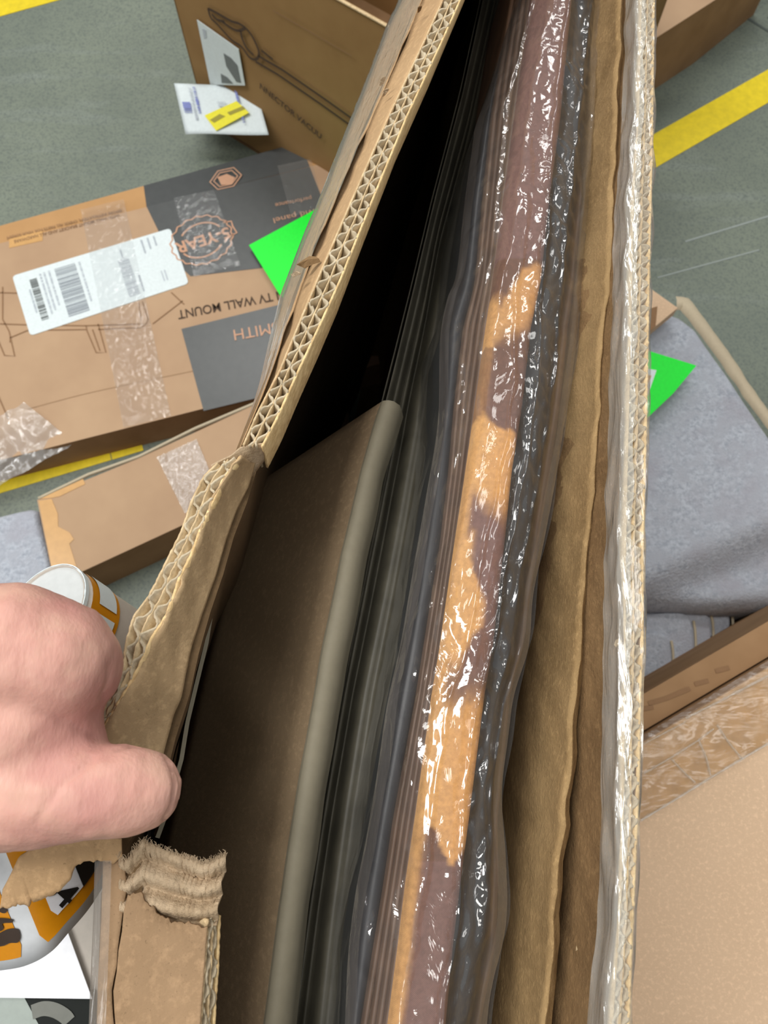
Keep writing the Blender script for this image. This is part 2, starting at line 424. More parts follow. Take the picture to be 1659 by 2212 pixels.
# outer face of the upper flap, broken along a cracked crease
mid = [a.lerp(b, 0.47) for a, b in zip(resample(A_lo, 60), resample(A_o, 60))]
def jag(p, seed, amp): return V((amp*noise.noise(V((p.y*130, seed, 0)))+amp*0.6*noise.noise(V((p.y*420, seed, 4))), 0, 0))
gapL, gapR = [], []
for i, q in enumerate(mid):
    g = max(0.0, noise.noise(V((q.y*55, 3.3, 0)))+0.12)*0.0026+0.00015
    gapR.append(q+V((g, 0, 0))+jag(q, 1, 0.0007)); gapL.append(q-V((g, 0, 0))+jag(q, 2, 0.0007))
wav = lambda p, i, j: V((0, 0, 0.0008*noise.noise(p*45)+0.0004*noise.noise(p*160)))
loft('flap_face', [A_lo, gapR], 160, M['kraft'], box, 5, wav, 0.0006, offset=-1)
loft('flap_face', [gapL, A_o], 160, M['kraft'], box, 5, wav, 0.0006, offset=-1)
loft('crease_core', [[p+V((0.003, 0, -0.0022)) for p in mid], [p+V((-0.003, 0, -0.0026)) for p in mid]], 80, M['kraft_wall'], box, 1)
# lifted lower flap, inside face towards the camera
ZB, ZH = 1.050, 1.034
B_lo = line([(470, 1000), (440, 1030), (415, 1080), (392, 1148), (370, 1192), (346, 1240), (322, 1287), (289, 1331), (273, 1385), (266, 1436), (250, 1475), (222, 1535), (190, 1592)], ZB)
B_li = line([(520, 985), (482, 1035), (456, 1090), (430, 1150), (412, 1200), (388, 1245), (374, 1288), (358, 1331), (325, 1381), (300, 1439), (268, 1497), (235, 1551), (200, 1606)], ZB)
B_h = [p+V((-.0012, 0, 0)) for p in line([(556, 1000), (540, 1050), (515, 1100), (495, 1160), (474, 1235), (445, 1320), (423, 1396), (409, 1457), (398, 1508), (383, 1540), (362, 1620), (345, 1690), (335, 1750)], ZH)]
dB = [(h-l).normalized() for h, l in zip(resample(B_h, 24), resample(B_li, 24))]
cut_edge(B_lo, B_li, [V((d.x*0.5, d.y*0.3, -0.85)) for d in dB], box, depth=0.022, period=0.0092, seed=5, crush=0.35)
B_crease = [a.lerp(b, 0.62) + V((0, 0, -0.002)) for a, b in zip(resample(B_li, 40), resample(B_h, 40))]
def wavB(p, i, j): return V((0.0010*noise.noise(p*30), 0, 0.0012*noise.noise(p*40)+0.0004*noise.noise(p*200)))
loft('lifted_flap', [[p+jag(p, 7, 0.0012) for p in resample(B_li, 80)], B_crease, B_h], 100, M['kraft_inner'], box, 5, wavB, 0.0007)
# torn bridge between the two flaps
tear_t = line([(457, 1007), (500, 985), (520, 968), (545, 960), (572, 958)], 1.044)
tear_b = line([(480, 1030), (512, 1012), (534, 1038), (548, 1020), (568, 995)], 1.030)
loft('torn_bridge', [tear_t, tear_b], 24, M['kraft_torn'], box, 4, wavB, 0.0007)
# stub of the top face at the lower left
ZS = 1.03
C_l = line([(222, 1858), (221, 1900), (219, 1975), (213, 2120), (210, 2212)], ZS)
C_ck = line([(262, 1855), (272, 1890), (277, 1918), (266, 1957), (263, 1993), (254, 2048), (246, 2110), (240, 2131), (245, 2212)], ZS+0.0005)
C_r = line([(449, 1985), (448, 2004), (443, 2084), (438, 2150), (434, 2212)], ZS)
C_ro = line([(475, 1978), (474, 1994), (470, 2102), (466, 2150), (463, 2212)], ZS-0.006)
for L_ in (C_l, C_ck, C_r, C_ro): L_.append(L_[-1]+(L_[-1]-L_[-2]).normalized()*((L_[-1].y+0.35)))
def jg(L_, s, a=0.0010): return [p+jag(p, s, a) for p in resample(L_, 90)]
ck1 = jg(C_ck, 11); ck2 = [p+V((0.0006+0.0010*abs(noise.noise(V((p.y*90, 5, 0)))), 0, 0)) for p in ck1]
loft('stub_face', [C_l, ck1], 100, M['kraft_stub'], box, 4, wav, 0.0007, offset=-1)
C_r2 = resample(C_r, 90)
# outer paper of the stub is torn off near its top edge
tearline = [(278, 1935), (296, 1925), (310, 1930), (322, 1955), (335, 1962), (348, 1978), (366, 1981), (372, 1992), (396, 1990), (420, 1996), (448, 2004)]
tl = resample(line(tearline, ZS+0.0012), 50)
tl = [p+V((0, 0.0016*noise.noise(V((p.x*700, 2, 0))), 0)) for p in tl]
bot = [V((p.x-0.005 if False else p.x, -0.35, ZS)) for p in tl]
ckl = [p for p in ck2 if p.y <= tl[0].y]
c0 = resample([tl[0]]+ckl, 60); c1 = resample([tl[-1]]+[p for p in C_r2 if p.y < tl[-1].y], 60)
vs = []
for i in range(60):
    for j in range(50):
        u = j/49; f = i/59
        a = c0[i].lerp(c1[i], u); corr = tl[j]-(c0[0].lerp(c1[0], u)); vs.append(a+corr*(1-f)**3+V((0, 0, 0.0006*noise.noise(a*60))))
solid(mesh('stub_face', vs, grid_faces(60, 50), M['kraft_stub'], box, True), 0.0008, -1)
# exposed inner layer with flute ridges
ed_top = resample(line([(255, 1848), (268, 1862), (285, 1846), (308, 1815), (330, 1826), (350, 1834), (372, 1842), (396, 1848), (412, 1852), (430, 1862), (456, 1860), (488, 1843)], ZS+0.001), 120)
ed_top = [p+V((0, 0.0012*noise.noise(V((p.x*1500, 9, 0))), 0.001*noise.noise(V((p.x*800, 4, 0))))) for p in ed_top]
ed_bot = resample(line([(262, 2000), (330, 2010), (400, 2012), (466, 2002)], ZS-0.0008), 120)
def ridge(p, i, j): return V((0, 0, -0.0012+0.0020*math.sin(i*2*math.pi*3.1+0.6*math.sin(j*5))*(0.4+0.6*min(1, i*4))+0.0007*noise.noise(p*260)))
loft('torn_layer', [ed_top, ed_bot], 120, M['kraft_torn'], box, 36, ridge, 0.0006, offset=-1)
fz = []
for k in range(200):           # paper fibres along the ripped edge
    i = random.randrange(119); p = ed_top[i].lerp(ed_top[i+1], random.random())
    q = p+V((random.uniform(-.0012, .0012), random.uniform(0.0003, .0016), random.uniform(-.0005, .0012)))
    fz.append(([p+V((0, -0.001, 0)), p.lerp(q, .5)+V((random.uniform(-.0004, .0004), 0, 0)), q], 0.00012, V((0, 0, -1)), 0.00012))
vs, fs = ribs(fz); tag(mesh('paper_fibres', vs, fs, M['kraft_torn'], box), kind='stuff')
cut_edge(C_r, C_ro, V((-1, 0.1, -1.2)), box, depth=0.009, period=0.0085, seed=9, crush=0.75)
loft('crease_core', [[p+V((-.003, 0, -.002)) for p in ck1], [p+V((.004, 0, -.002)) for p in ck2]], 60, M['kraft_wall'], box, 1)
# walls going down to the floor
Wl = [C_l[-1], C_l[3], C_l[1], at(262, 1810, 1.022)] + B_h[::-1][1:-1] + A_o[1:]
Wl = [p.copy() for p in Wl]
def wall_at(p, dz):      # the pulled near part of the wall bulges outwards
    k = sstep(0.16, 0.08, p.y) if p.y < 0.16 else 0.0
    return p+V((-(LEAN+0.08*k)*min(dz, .25)-(LEAN-0.08*k)*max(0, dz-.25)+.0012, 0, -dz))
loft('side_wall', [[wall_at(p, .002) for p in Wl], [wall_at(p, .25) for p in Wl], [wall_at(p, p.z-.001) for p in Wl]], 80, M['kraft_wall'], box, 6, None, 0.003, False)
R_in = line([(1378, 0), (1371, 253), (1358, 422), (1352, 696), (1345, 953), (1340, 1200), (1340, 1500), (1336, 1816), (1332, 1997), (1318, 2133), (1312, 2212)], 1.03)[::-1]
R_out = line([(1413, 0), (1408, 338), (1402, 591), (1400, 700), (1396, 911), (1389, 1164), (1388, 1396), (1383, 1500), (1380, 1681), (1374, 1816), (1364, 2042), (1358, 2212)], 1.03)[::-1]
R_in = extend(R_in, -0.35, 0.75); R_out = extend(R_out, -0.35, 0.75)
R_mid = [a.lerp(b, 0.22) for a, b in zip(resample(R_in, 60), resample(R_out, 60))]
cut_edge(R_mid, R_out, V((-0.17, 0, -1)), box, depth=0.03, period=0.0062, seed=3, crush=0.5, inner=0.03)
def wavR(p, i, j): return V((0.0016*noise.noise(V((p.x*20, p.y*26, p.z*30)))+0.0008*noise.noise(V((p.x*60, p.y*90, p.z*80+p.y*60))), 0, 0))
Rl = [p+V((-LEAN*0.12, 0, -0.12)) for p in R_in]
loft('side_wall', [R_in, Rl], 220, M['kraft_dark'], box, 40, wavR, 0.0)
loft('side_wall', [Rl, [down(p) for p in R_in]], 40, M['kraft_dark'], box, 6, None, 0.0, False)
loft('side_wall', [[p+V((0, 0, -.001)) for p in R_out], [down(p) for p in R_out]], 40, M['kraft'], box, 4, None, 0.001, False)
def end_wall(a, b, mat): prism('end_wall', [a, b, down(b), down(a)], V((0, 0.004, 0)), mat, box)
end_wall(A_o[-1], R_out[-1], M['kraft_wall']); end_wall(C_l[-1], R_out[0], M['kraft_wall'])
prism('bottom_panel', [down(C_l[-1], 0.006), down(R_out[0], 0.006), down(R_out[-1], 0.006), down(A_o[-1], 0.006)], V((0, 0, -0.005)), M['kraft_wall'], box)
# out-of-view top panels, the far one added to keep light out
ya = 0.47
def cutat(L_, y):
    for a, b in zip(L_, L_[1:]):
        if a.y <= y <= b.y: return a.lerp(b, (y-a.y)/(b.y-a.y))
prism('unseen_top_panel', [cutat(A_li, ya), cutat(R_in, ya), R_in[-1], A_li[-1]], V((0, 0, -0.006)), M['kraft'], box)
prism('unseen_top_panel', [V((-0.16, -0.35, 1.028)), V((0.06, -0.35, 1.028)), V((0.062, -0.14, 1.028)), V((-0.14, -0.14, 1.028))], V((0, 0, -0.006)), M['kraft'], box)
# inner flap folded against the right wall
P_top = line([(1343, 0, 1.021), (1332, 253, 1.018), (1322, 422, 1.015), (1311, 633, 1.012), (1303, 700, 1.011), (1294, 869, 1.009), (1282, 1016, 1.007), (1269, 1164, 1.004), (1254, 1396, 1.003), (1242, 1500, 1.003), (1220, 1771, 1.003), (1202, 1907, 1.003), (1190, 2042, 1.003), (1177, 2212, 1.003)], 1.003)[::-1]
P_top = extend(P_top, -0.35, 0.75)
P_top = [p+jag(p, 21, 0.0009) for p in resample(P_top, 150)]
Pl = [p+V((-0.014, 0, -0.11)) for p in P_top]
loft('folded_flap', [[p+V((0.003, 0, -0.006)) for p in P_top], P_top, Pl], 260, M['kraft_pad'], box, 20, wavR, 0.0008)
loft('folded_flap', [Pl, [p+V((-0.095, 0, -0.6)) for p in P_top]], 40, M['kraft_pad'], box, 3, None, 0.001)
# torn tongue of outer paper hanging from the fingers
T1 = resample(line([(262, 1812, 1.03), (210, 1800, 1.036), (150, 1800, 1.04), (90, 1820, 1.04), (40, 1850, 1.04), (8, 1920, 1.035)], 1.04), 60)
T2 = resample(line([(263, 1856, 1.03), (232, 1864, 1.03), (214, 1858, 1.032), (186, 1858, 1.034), (166, 1872, 1.034), (152, 1900, 1.034), (128, 1925, 1.034), (64, 1953, 1.034), (0, 1960, 1.034)], 1.034), 60)
T2 = [p+V((0.0012*noise.noise(V((p.x*500, 0, 1))), 0.0016*noise.noise(V((p.x*700, 1, 1))), 0)) for p in T2]
loft('torn_tongue', [T1, T2], 80, M['kraft'], box, 10, lambda p, i, j: V((0, 0, 0.0012*noise.noise(p*60))), 0.0007)
# small torn scraps along the crease
for (x, y, s, r, mt) in ((668, 566, 30, 0.35, 'kraft_dark'), (640, 592, 13, 0.2, 'kraft_torn'), (826, 175, 14, 1.1, 'kraft_torn'), (832, 200, 12, 1.0, 'kraft_torn'), (906, 20, 10, 1.2, 'kraft_dark')):
    P_ = []
    for k in range(9):
        a = k/9*2*math.pi; rr = s*(0.75+0.35*random.random())*(1.0 if k % 2 else 0.75)
        dx, dy = rr*math.cos(a), rr*0.42*math.sin(a)
        P_.append(at(x+dx*math.cos(r)+dy*math.sin(r), y-dx*math.sin(r)+dy*math.cos(r), 1.040+0.003*math.cos(a)))
    cpt = sum(P_, V((0, 0, 0)))/9+V((0, 0, 0.0015))
    solid(mesh('torn_scrap', P_+[cpt], [(i, (i+1) % 9, 9) for i in range(9)], M[mt], box), 0.0004)
# packing tape on the carton
def rip(p, amp=0.0006, k=220): return V((0, 0, amp*abs(noise.noise(V((p.x*k, p.y*6, p.z*40))))))
tA_o = [p+V((-0.0012, 0, 0.001)) for p in resample(A_o, 120)]
tA_i = [a.lerp(b, 0.56)+V((0, 0, 0.003)) for a, b in zip(resample(A_o, 120), resample(A_lo, 120))]
loft('tape_strip', [[down(p, 0.9)+V((-0.001, 0, 0)) for p in tA_o], tA_o, tA_i], 200, M['tape_clear'], box, 14, lambda p, i, j: rip(p, 0.0014, 330))
tC_o = [p+V((-0.002, 0, 0.0015)) for p in C_l]; tC_o2 = [p+V((-0.004, 0, -0.012)) for p in C_l]
loft('tape_strip', [tC_o2, tC_o, [p+V((0.0035, 0, 0.002)) for p in C_l]], 120, M['tape_clear'], box, 8, lambda p, i, j: rip(p, 0.0012, 300))
tR0 = [p+V((-0.0035, 0, -0.010)) for p in R_in]; tR1 = [p+V((-0.0015, 0, 0.0015)) for p in R_in]
tR2 = [a.lerp(b, 0.36)+V((0, 0, 0.003)) for a, b in zip(resample(R_in, 120), resample(R_out, 120))]
tR3 = [p+V((0.0006, 0, 0.0016)) for p in R_out]
def crum(p, i, j): return V((0.0012*noise.noise(V((p.y*60, i*4, 1))), 0, 0.0016*abs(noise.noise(V((p.x*420, p.y*14, 0))))+0.0010*abs(noise.noise(V((p.x*260, p.y*120, 2))))))
loft('tape_strip', [tR0, tR1, tR2], 420, M['tape_crumpled'], box, 9, crum)
loft('tape_strip', [tR2, tR3, [p+V((0.001, 0, -0.02)) for p in R_out]], 300, M['tape_clear'], box, 7, crum)

# ================================================================== CONTENTS OF THE CARTON
inner = thing('inner_packing_board', (-0.02, 0.0, 0.55), 'lit stretch of an olive brown packing board with pale rounded edge deep inside the opened carton', 'packing board')
S_ = line([(822, 869), (800, 940), (778, 1010), (758, 1100), (738, 1190), (718, 1290), (690, 1430), (672, 1530), (645, 1680), (622, 1820), (600, 1960), (568, 2212)], 0.955)[::-1]  # board stops at the shadow line, so the shade is built into its shape
S_ = [S_[0]+(S_[0]-S_[1])*1.5]+S_
slope = V((-0.85, 0, -1)).normalized()
far_k = 0.16
panL = [p+slope*(0.118) for p in S_]
panL[-1] = S_[-1]+slope*0.118+V((0, -0.008, 0))
loft('board_face', [S_, panL], 60, M['panel'], inner, 8, lambda p, i, j: V((0, 0, 0.0008*noise.noise(p*14))), 0.003, offset=-1)
# rounded pale edge, lit stretch only, ending where the shade begins
prof = [(0, 0, 0), (0.0012, 0, 0.0016), (0.0038, 0, 0.0022), (0.0065, 0, 0.0010), (0.0095, 0, -0.0035), (0.0115, 0, -0.016)]
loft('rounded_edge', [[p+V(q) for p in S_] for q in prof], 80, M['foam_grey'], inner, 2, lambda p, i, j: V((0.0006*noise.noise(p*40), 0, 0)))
# dark wrap beside the bag; far stretch is the shaded board edge, painted dark
wrapthing = thing('dark_wrap_and_shade', (0.02, 0.1, 0.5), 'dark grey translucent wrap hanging in long folds beside the plastic bag, its far stretch standing in for the shaded board edge', 'wrapping')
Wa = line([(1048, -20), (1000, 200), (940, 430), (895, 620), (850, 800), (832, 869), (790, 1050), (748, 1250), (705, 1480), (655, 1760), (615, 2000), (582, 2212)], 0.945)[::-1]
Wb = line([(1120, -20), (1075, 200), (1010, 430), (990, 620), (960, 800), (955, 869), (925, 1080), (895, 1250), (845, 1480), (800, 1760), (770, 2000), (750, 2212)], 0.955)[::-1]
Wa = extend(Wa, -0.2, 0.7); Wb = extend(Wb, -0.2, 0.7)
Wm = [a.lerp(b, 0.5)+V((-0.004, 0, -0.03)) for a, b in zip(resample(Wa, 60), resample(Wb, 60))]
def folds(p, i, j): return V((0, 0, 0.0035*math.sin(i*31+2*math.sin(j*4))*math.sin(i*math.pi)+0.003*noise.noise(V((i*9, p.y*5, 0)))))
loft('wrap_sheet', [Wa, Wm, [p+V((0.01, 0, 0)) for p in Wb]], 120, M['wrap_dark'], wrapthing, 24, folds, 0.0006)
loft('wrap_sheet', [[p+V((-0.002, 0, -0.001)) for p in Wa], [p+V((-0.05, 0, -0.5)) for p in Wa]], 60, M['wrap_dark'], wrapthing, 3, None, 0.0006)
# thin film edge along the left of the cavity
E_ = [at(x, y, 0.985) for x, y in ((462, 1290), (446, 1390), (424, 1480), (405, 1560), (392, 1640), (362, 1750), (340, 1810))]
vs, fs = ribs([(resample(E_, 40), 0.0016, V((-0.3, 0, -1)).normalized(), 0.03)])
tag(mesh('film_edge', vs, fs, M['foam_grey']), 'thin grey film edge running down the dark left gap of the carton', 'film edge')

YS = [0, 250, 422, 600, 700, 869, 1016, 1164, 1396, 1500, 1771, 1907, 2042, 2212]
CL = [1150, 1117, 1094, 1071, 1056, 1033, 1012, 990, 957, 940, 903, 883, 867, 845]
CR = [1236, 1212, 1189, 1170, 1149, 1130, 1107, 1092, 1066, 1048, 1014, 996, 980, 964]
def interp(y, X):
    for i in range(len(YS)-1):
        if y <= YS[i+1]: return X[i]+(X[i+1]-X[i])*(y-YS[i])/(YS[i+1]-YS[i])
    return X[-1]
TAN, BRN, MAU = (lin(224), lin(168), lin(104)), (lin(110), lin(72), lin(52)), (lin(126), lin(90), lin(82))
def print_col(y, u):
    k = noise.noise(V((u*2.2, y/70, 0)))*26+noise.noise(V((u*7, y/20, 3)))*12
    Y = y+k
    tan = 0.0
    tan += sstep(560+95*max(0, 1-abs(u-0.15)*2.4), 590+95*max(0, 1-abs(u-0.15)*2.4), Y)*(1-sstep(715, 770, Y+40*u))*0.85
    tan += sstep(895+45*u, 908+45*u, Y)*(1-sstep(1040+30*u, 1100+60*u*u, Y))
    tan += sstep(1140, 1165, Y)*(1-sstep(1395, 1500, Y))*(1-sstep(0.25+0.4*sstep(1200, 1300, Y)-0.3*sstep(1360, 1420, Y), 0.4+0.4*sstep(1200, 1300, Y)-0.3*sstep(1360, 1420, Y), u))
    tip = 1800+75*max(0, 1-abs(u-0.75)*2.6)
    tan += sstep(1460, 1560, Y)*(1-sstep(tip-10, tip+8, Y))
    tan = max(tan, (1-sstep(0.10, 0.26, u+k*0.001))*sstep(620, 660, Y)*(0.9 if not 750 < Y < 900 else 0.35))
    tan = min(1, tan); mv = 0.5+0.5*math.sin(y/170+1.0); 
    if y < 560: mv = 0.95
    if y > 1860: mv = 0.8
    b = [BRN[i]*(1-mv)+MAU[i]*mv for i in range(3)]
    wgt = 0.9+0.15*noise.noise(V((u*12, y/16, 8)))
    tn = [TAN[0], TAN[1]*(0.92+0.1*(1-u)), TAN[2]*(0.8+0.2*(1-u))]
    return tuple((b[i]*(1-tan)+tn[i]*tan)*wgt for i in range(3))+(1,)
def slab(name, Lx, Rx, z, mat, label, cat, group=None, sink=0.45, colors=False, rnd=0.0022, n=None, zf=None):
    """an upright flat panel seen from above: rounded top edge and both faces"""
    n = n or (520 if colors else 90); nu = 15 if colors else 5
    vs, cs = [], []
    for i in range(n):
        y = -130+(2212+330)*i/(n-1)
        yy = min(max(y, 0), 2212); l, r = interp(yy, Lx), interp(yy, Rx)
        if y < 0: l += (Lx[1]-Lx[0])/(YS[1])*y; r += (Rx[1]-Rx[0])/YS[1]*y
        if y > 2212: l += (Lx[-1]-Lx[-2])/170*(y-2212); r += (Rx[-1]-Rx[-2])/170*(y-2212)
        zz = z+(zf(y) if zf else 0)
        a, b = at(l, y, zz), at(r, y, zz)
        row = [a+V((-LEAN*sink, 0, -sink))]
        ucol = [0.0]
        for j in range(nu):
            u = j/(nu-1); q = a.lerp(b, u); ed = min(u, 1-u)
            q.z -= rnd*(1-min(1, ed*4.5))**2
            row.append(q); ucol.append(u)
        row.append(b+V((-LEAN*sink, 0, -sink))); ucol.append(1.0)
        vs += row
        if colors: cs += [print_col(y, u) for u in ucol]
    fs = grid_faces(n, nu+2)
    o = mesh(name, vs, fs, mat, None, True, cs if colors else None)
    return tag(o, label, cat, group)
slab('canvas_print', CL, CR, 0.998, M['canvas_print'], 'stretched canvas with tan and brown cowhide-like print standing inside the clear bag', 'canvas', colors=True)
# thin brown framed panels to its left
GL = [1100, 1062, 1046, 1030, 1004, 984, 972, 955, 918, 902, 852, 832, 810, 782]
def frac(a, b): return [g+(c-g)*a for g, c in zip(GL, CL)], [g+(c-g)*b for g, c in zip(GL, CL)]
words = ['brown edged panel nearest the cowhide canvas in the clear bag', 'brown edged panel second to the left of the cowhide canvas',
         'brown edged panel third to the left of the cowhide canvas', 'brown edged panel outermost left of the brown row in the bag']
for k, (a, b) in enumerate(((0.77, 0.97), (0.52, 0.73), (0.27, 0.48), (0.02, 0.23))):
    l, r = frac(a, b)
    slab('framed_panel', l, r, 0.990-0.003*k, M['frame_brown'], words[k], 'panel', 'brown panels beside the canvas', rnd=0.0008)
BL = [1113, 1045, 1010, 990, 956, 952, 930, 905, 868, 846, 800, 775, 757, 745]
def fr2(a, b): return [g+(c-g)*a for g, c in zip(BL, GL)], [g+(c-g)*b for g, c in zip(BL, GL)]
l, r = fr2(0.30, 0.92)
slab('framed_panel', l, r, 0.978, M['frame_navy'], 'dark navy panel at the left side inside the clear bag', 'panel', rnd=0.002)
BR = [1313, 1296, 1277, 1258, 1243, 1226, 1204, 1178, 1142, 1113, 1086, 1092, 1088, 1052]
l = [c+3 for c in CR]; r = [c+(b-c)*0.62 for c, b in zip(CR, BR)]
slab('framed_panel', l, r, 0.985, M['frame_black'], 'black panel standing right of the cowhide canvas inside the clear bag', 'panel', rnd=0.0015, zf=lambda y: 0.002*math.sin(y/210))
l = [c+(b-c)*0.66 for c, b in zip(CR, BR)]; r = [c+(b-c)*0.86 for c, b in zip(CR, BR)]
slab('framed_panel', l, r, 0.972, M['frame_brown'], 'thin brown panel furthest right inside the clear bag', 'panel', rnd=0.0015)
# the clear bag over them
bag = thing('plastic_bag', (0.05, 0.15, 0.5), 'clear crinkled plastic bag wrapped around the canvases standing in the carton', 'plastic bag')
bl = smooth_path([(1125, -60, 0), (1113, 0, 0), (1079, 118, 0), (1054, 202, 0), (1028, 270, 0), (1020, 320, 0), (1003, 443, 0), (986, 591, 0), (965, 650, 0), (950, 742, 0), (946, 911, 0), (919, 1080, 0), (893, 1227, 0), (864, 1396, 0), (836, 1523, 0), (813, 1681, 0), (790, 1816, 0), (768, 1929, 0), (752, 2065, 0), (745, 2212, 0), (738, 2300, 0)], 6)
br = smooth_path([(1318, -60, 0), (1313, 0, 0), (1298, 169, 0), (1294, 295, 0), (1277, 422, 0), (1263, 527, 0), (1250, 696, 0), (1235, 818, 0), (1216, 936, 0), (1197, 1054, 0), (1172, 1185, 0), (1151, 1290, 0), (1142, 1396, 0), (1111, 1500, 0), (1098, 1590, 0), (1084, 1717, 0), (1093, 1861, 0), (1093, 1997, 0), (1062, 2133, 0), (1052, 2212, 0), (1046, 2300, 0)], 6)
bl3 = resample([at(p[0], p[1], 0.982) for p in bl], 460); br3 = resample([at(p[0], p[1], 0.982) for p in br], 460)
nu = 90; vs = []
for i in range(460):
    for j in range(nu):
        u = j/(nu-1); p = bl3[i].lerp(br3[i], u)
        h = 0.022*min(1, min(u/0.38, (1-u)/0.42))**0.8
        q = V((u*2.0, p.y*9, 0))
        cr = 0.0040*abs(noise.noise(V((p.x*28, p.y*9, 1))))+0.0024*abs(noise.noise(V((p.x*75+p.y*18, p.y*38, 5))))+0.0012*abs(noise.noise(V((p.x*190, p.y*120-p.x*60, 9))))
        cr *= 0.5+1.1*max(0, noise.noise(V((p.x*16, p.y*13, 20)))+0.15)+1.7*math.exp(-((u-0.76)/0.12)**2)+0.5*math.exp(-((u-0.12)/0.07)**2)
        cr += 0.0022*(1-min(1, 6*abs(noise.noise(V((u*4.5+0.4*noise.noise(V((0, p.y*4, 2))), p.y*1.6, 7))))))**2
        ed = min(1, min(u, 1-u)*14)
        vs.append(p+V((0.0012*noise.noise(V((p.x*60, p.y*60, 3)))*ed, 0, h+cr*ed)))
mesh('bag_front', vs, grid_faces(460, nu), M['bag_film'], bag, True)
def crk(p, i, j): return V((0.003*abs(noise.noise(V((p.y*30, p.z*30, 0)))), 0, 0))
loft('bag_side', [bl3, [p+V((-0.005, 0, -0.03)) for p in bl3], [p+V((-0.06, 0, -0.35)) for p in bl3]], 200, M['bag_film_under'], bag, 8, crk)
loft('bag_side', [br3, [p+V((-0.012, 0, -0.03)) for p in br3], [p+V((-0.07, 0, -0.35)) for p in br3]], 200, M['bag_film_under'], bag, 8, crk)
# welded rim of the bag along both edges
for L_, s in ((bl3, 1), (br3, -1)):
    loft('bag_seam', [L_, [p+V((s*(0.0040+0.001*noise.noise(V((p.y*30, s, 0)))), 0, 0.0045)) for p in L_]], 300, M['bag_film'], bag, 4, lambda p, i, j: V((0, 0, 0.0010*abs(noise.noise(V((p.x*200, p.y*50, 2)))))))

# ================================================================== HAND
import itertools
def capsules(chains, name):
    bm = bmesh.new()
    for ch in chains:
        for (a, ra), (b, rb) in zip(ch, ch[1:]):
            k = max(2, int((b-a).length/0.0025))
            for i in range(k+1):
                t = i/k; r = ra+(rb-ra)*t
                bmesh.ops.create_icosphere(bm, subdivisions=2, radius=r, matrix=Matrix.Translation(a.lerp(b, t)))
    me = bpy.data.meshes.new(name); bm.to_mesh(me); bm.free()
    o = bpy.data.objects.new(name, me); sc.collection.objects.link(o)
    r = o.modifiers.new('r', 'REMESH'); r.mode = 'VOXEL'; r.voxel_size = 0.0013; r.use_smooth_shade = True
    s = o.modifiers.new('s', 'SMOOTH'); s.factor = 0.6; s.iterations = 22
    dg = bpy.context.evaluated_depsgraph_get()
    me2 = bpy.data.meshes.new_from_object(o.evaluated_get(dg))
    bpy.data.objects.remove(o); return me2
J = dep
thumb = [(J(-330, 1690, .235), .027), (J(-120, 1680, .222), .0225), (J(60, 1700, .214), .0170), (J(190, 1712, .212), .0132), (J(262, 1708, .214), .0130), (J(307, 1706, .216), .0117)]
web = [(J(-160, 1620, .228), .024), (J(20, 1610, .222), .0165), (J(110, 1600, .224), .0125), (J(158, 1590, .226), .0085)]
index = [(J(-330, 1500, .235), .027), (J(-120, 1430, .222), .0225), (J(30, 1408, .217), .0205), (J(120, 1430, .218), .0182), (J(158, 1440, .222), .0148), (J(170, 1440, .228), .0118), (J(182, 1470, .244), .0098), (J(205, 1500, .256), .0080)]
index2 = [(J(-60, 1520, .222), .020), (J(60, 1520, .219), .0175), (J(115, 1530, .222), .0145), (J(150, 1550, .230), .0100)]
middle = [(J(-330, 1480, .262), .023), (J(-60, 1400, .250), .0120), (J(90, 1405, .245), .0105), (J(140, 1430, .252), .0092), (J(165, 1470, .264), .0082), (J(185, 1500, .275), .0072)]
ring = [(J(-330, 1470, .285), .020), (J(-60, 1410, .272), .0105), (J(70, 1415, .268), .0095), (J(120, 1440, .274), .0085), (J(150, 1480, .285), .0074)]
little = [(J(-330, 1480, .30), .018), (J(-60, 1430, .292), .0090), (J(50, 1440, .290), .0082), (J(100, 1460, .296), .0072), (J(125, 1490, .303), .0064)]
palm = [(J(-330, 1500, .24), .026), (J(-330, 1700, .245), .026), (J(-600, 1680, .27), .028), (J(-330, 1500, .24), .024)]
palm2 = [(J(-330, 1480, .28), .022), (J(-600, 1640, .29), .026), (J(-1300, 1800, .36), .034)]
fill2 = [(J(-120, 1560, .220), .022), (J(40, 1565, .2175), .0195), (J(105, 1590, .2185), .0150), (J(148, 1612, .220), .0112)]
fill = [(J(-150, 1450, .226), .020), (J(-150, 1680, .228), .021), (J(-40, 1560, .226), .018)]
me = capsules([thumb, web, index, index2, middle, ring, little, palm, palm2, fill, fill2], 'hand')
# skin creases of the thumb tip and knuckle, pressed into the surface
def toline(p, L_):
    best = 9
    for a, b in zip(L_, L_[1:]):
        d = b-a; t = max(0, min(1, (p-a).dot(d)/d.dot(d))); best = min(best, (p-a-d*t).length)
    return best
def surfline(pts):           # sight pixels kept as directions; compare in angle
    return [V(((x-W_/2)/FPX, (H_/2-y)/FPX, 0)) for x, y in pts]
creases = [(surfline([(348, 1618), (368, 1650), (376, 1690), (372, 1735), (352, 1780)]), 0.0011, 0.0036),
           (surfline([(362, 1640), (386, 1672), (389, 1700), (384, 1735)]), 0.0009, 0.0028),
           (surfline([(240, 1440), (236, 1475), (222, 1505)]), 0.0010, 0.008),
           (surfline([(252, 1620), (285, 1612), (320, 1612)]), 0.0008, 0.005),
           (surfline([(80, 1775), (130, 1700), (200, 1640)]), 0.0007, 0.010),
           (surfline([(205, 1590), (150, 1560), (90, 1540)]), 0.0006, 0.012)]
me.calc_loop_triangles()
nrm = [v.normal.copy() for v in me.vertices]
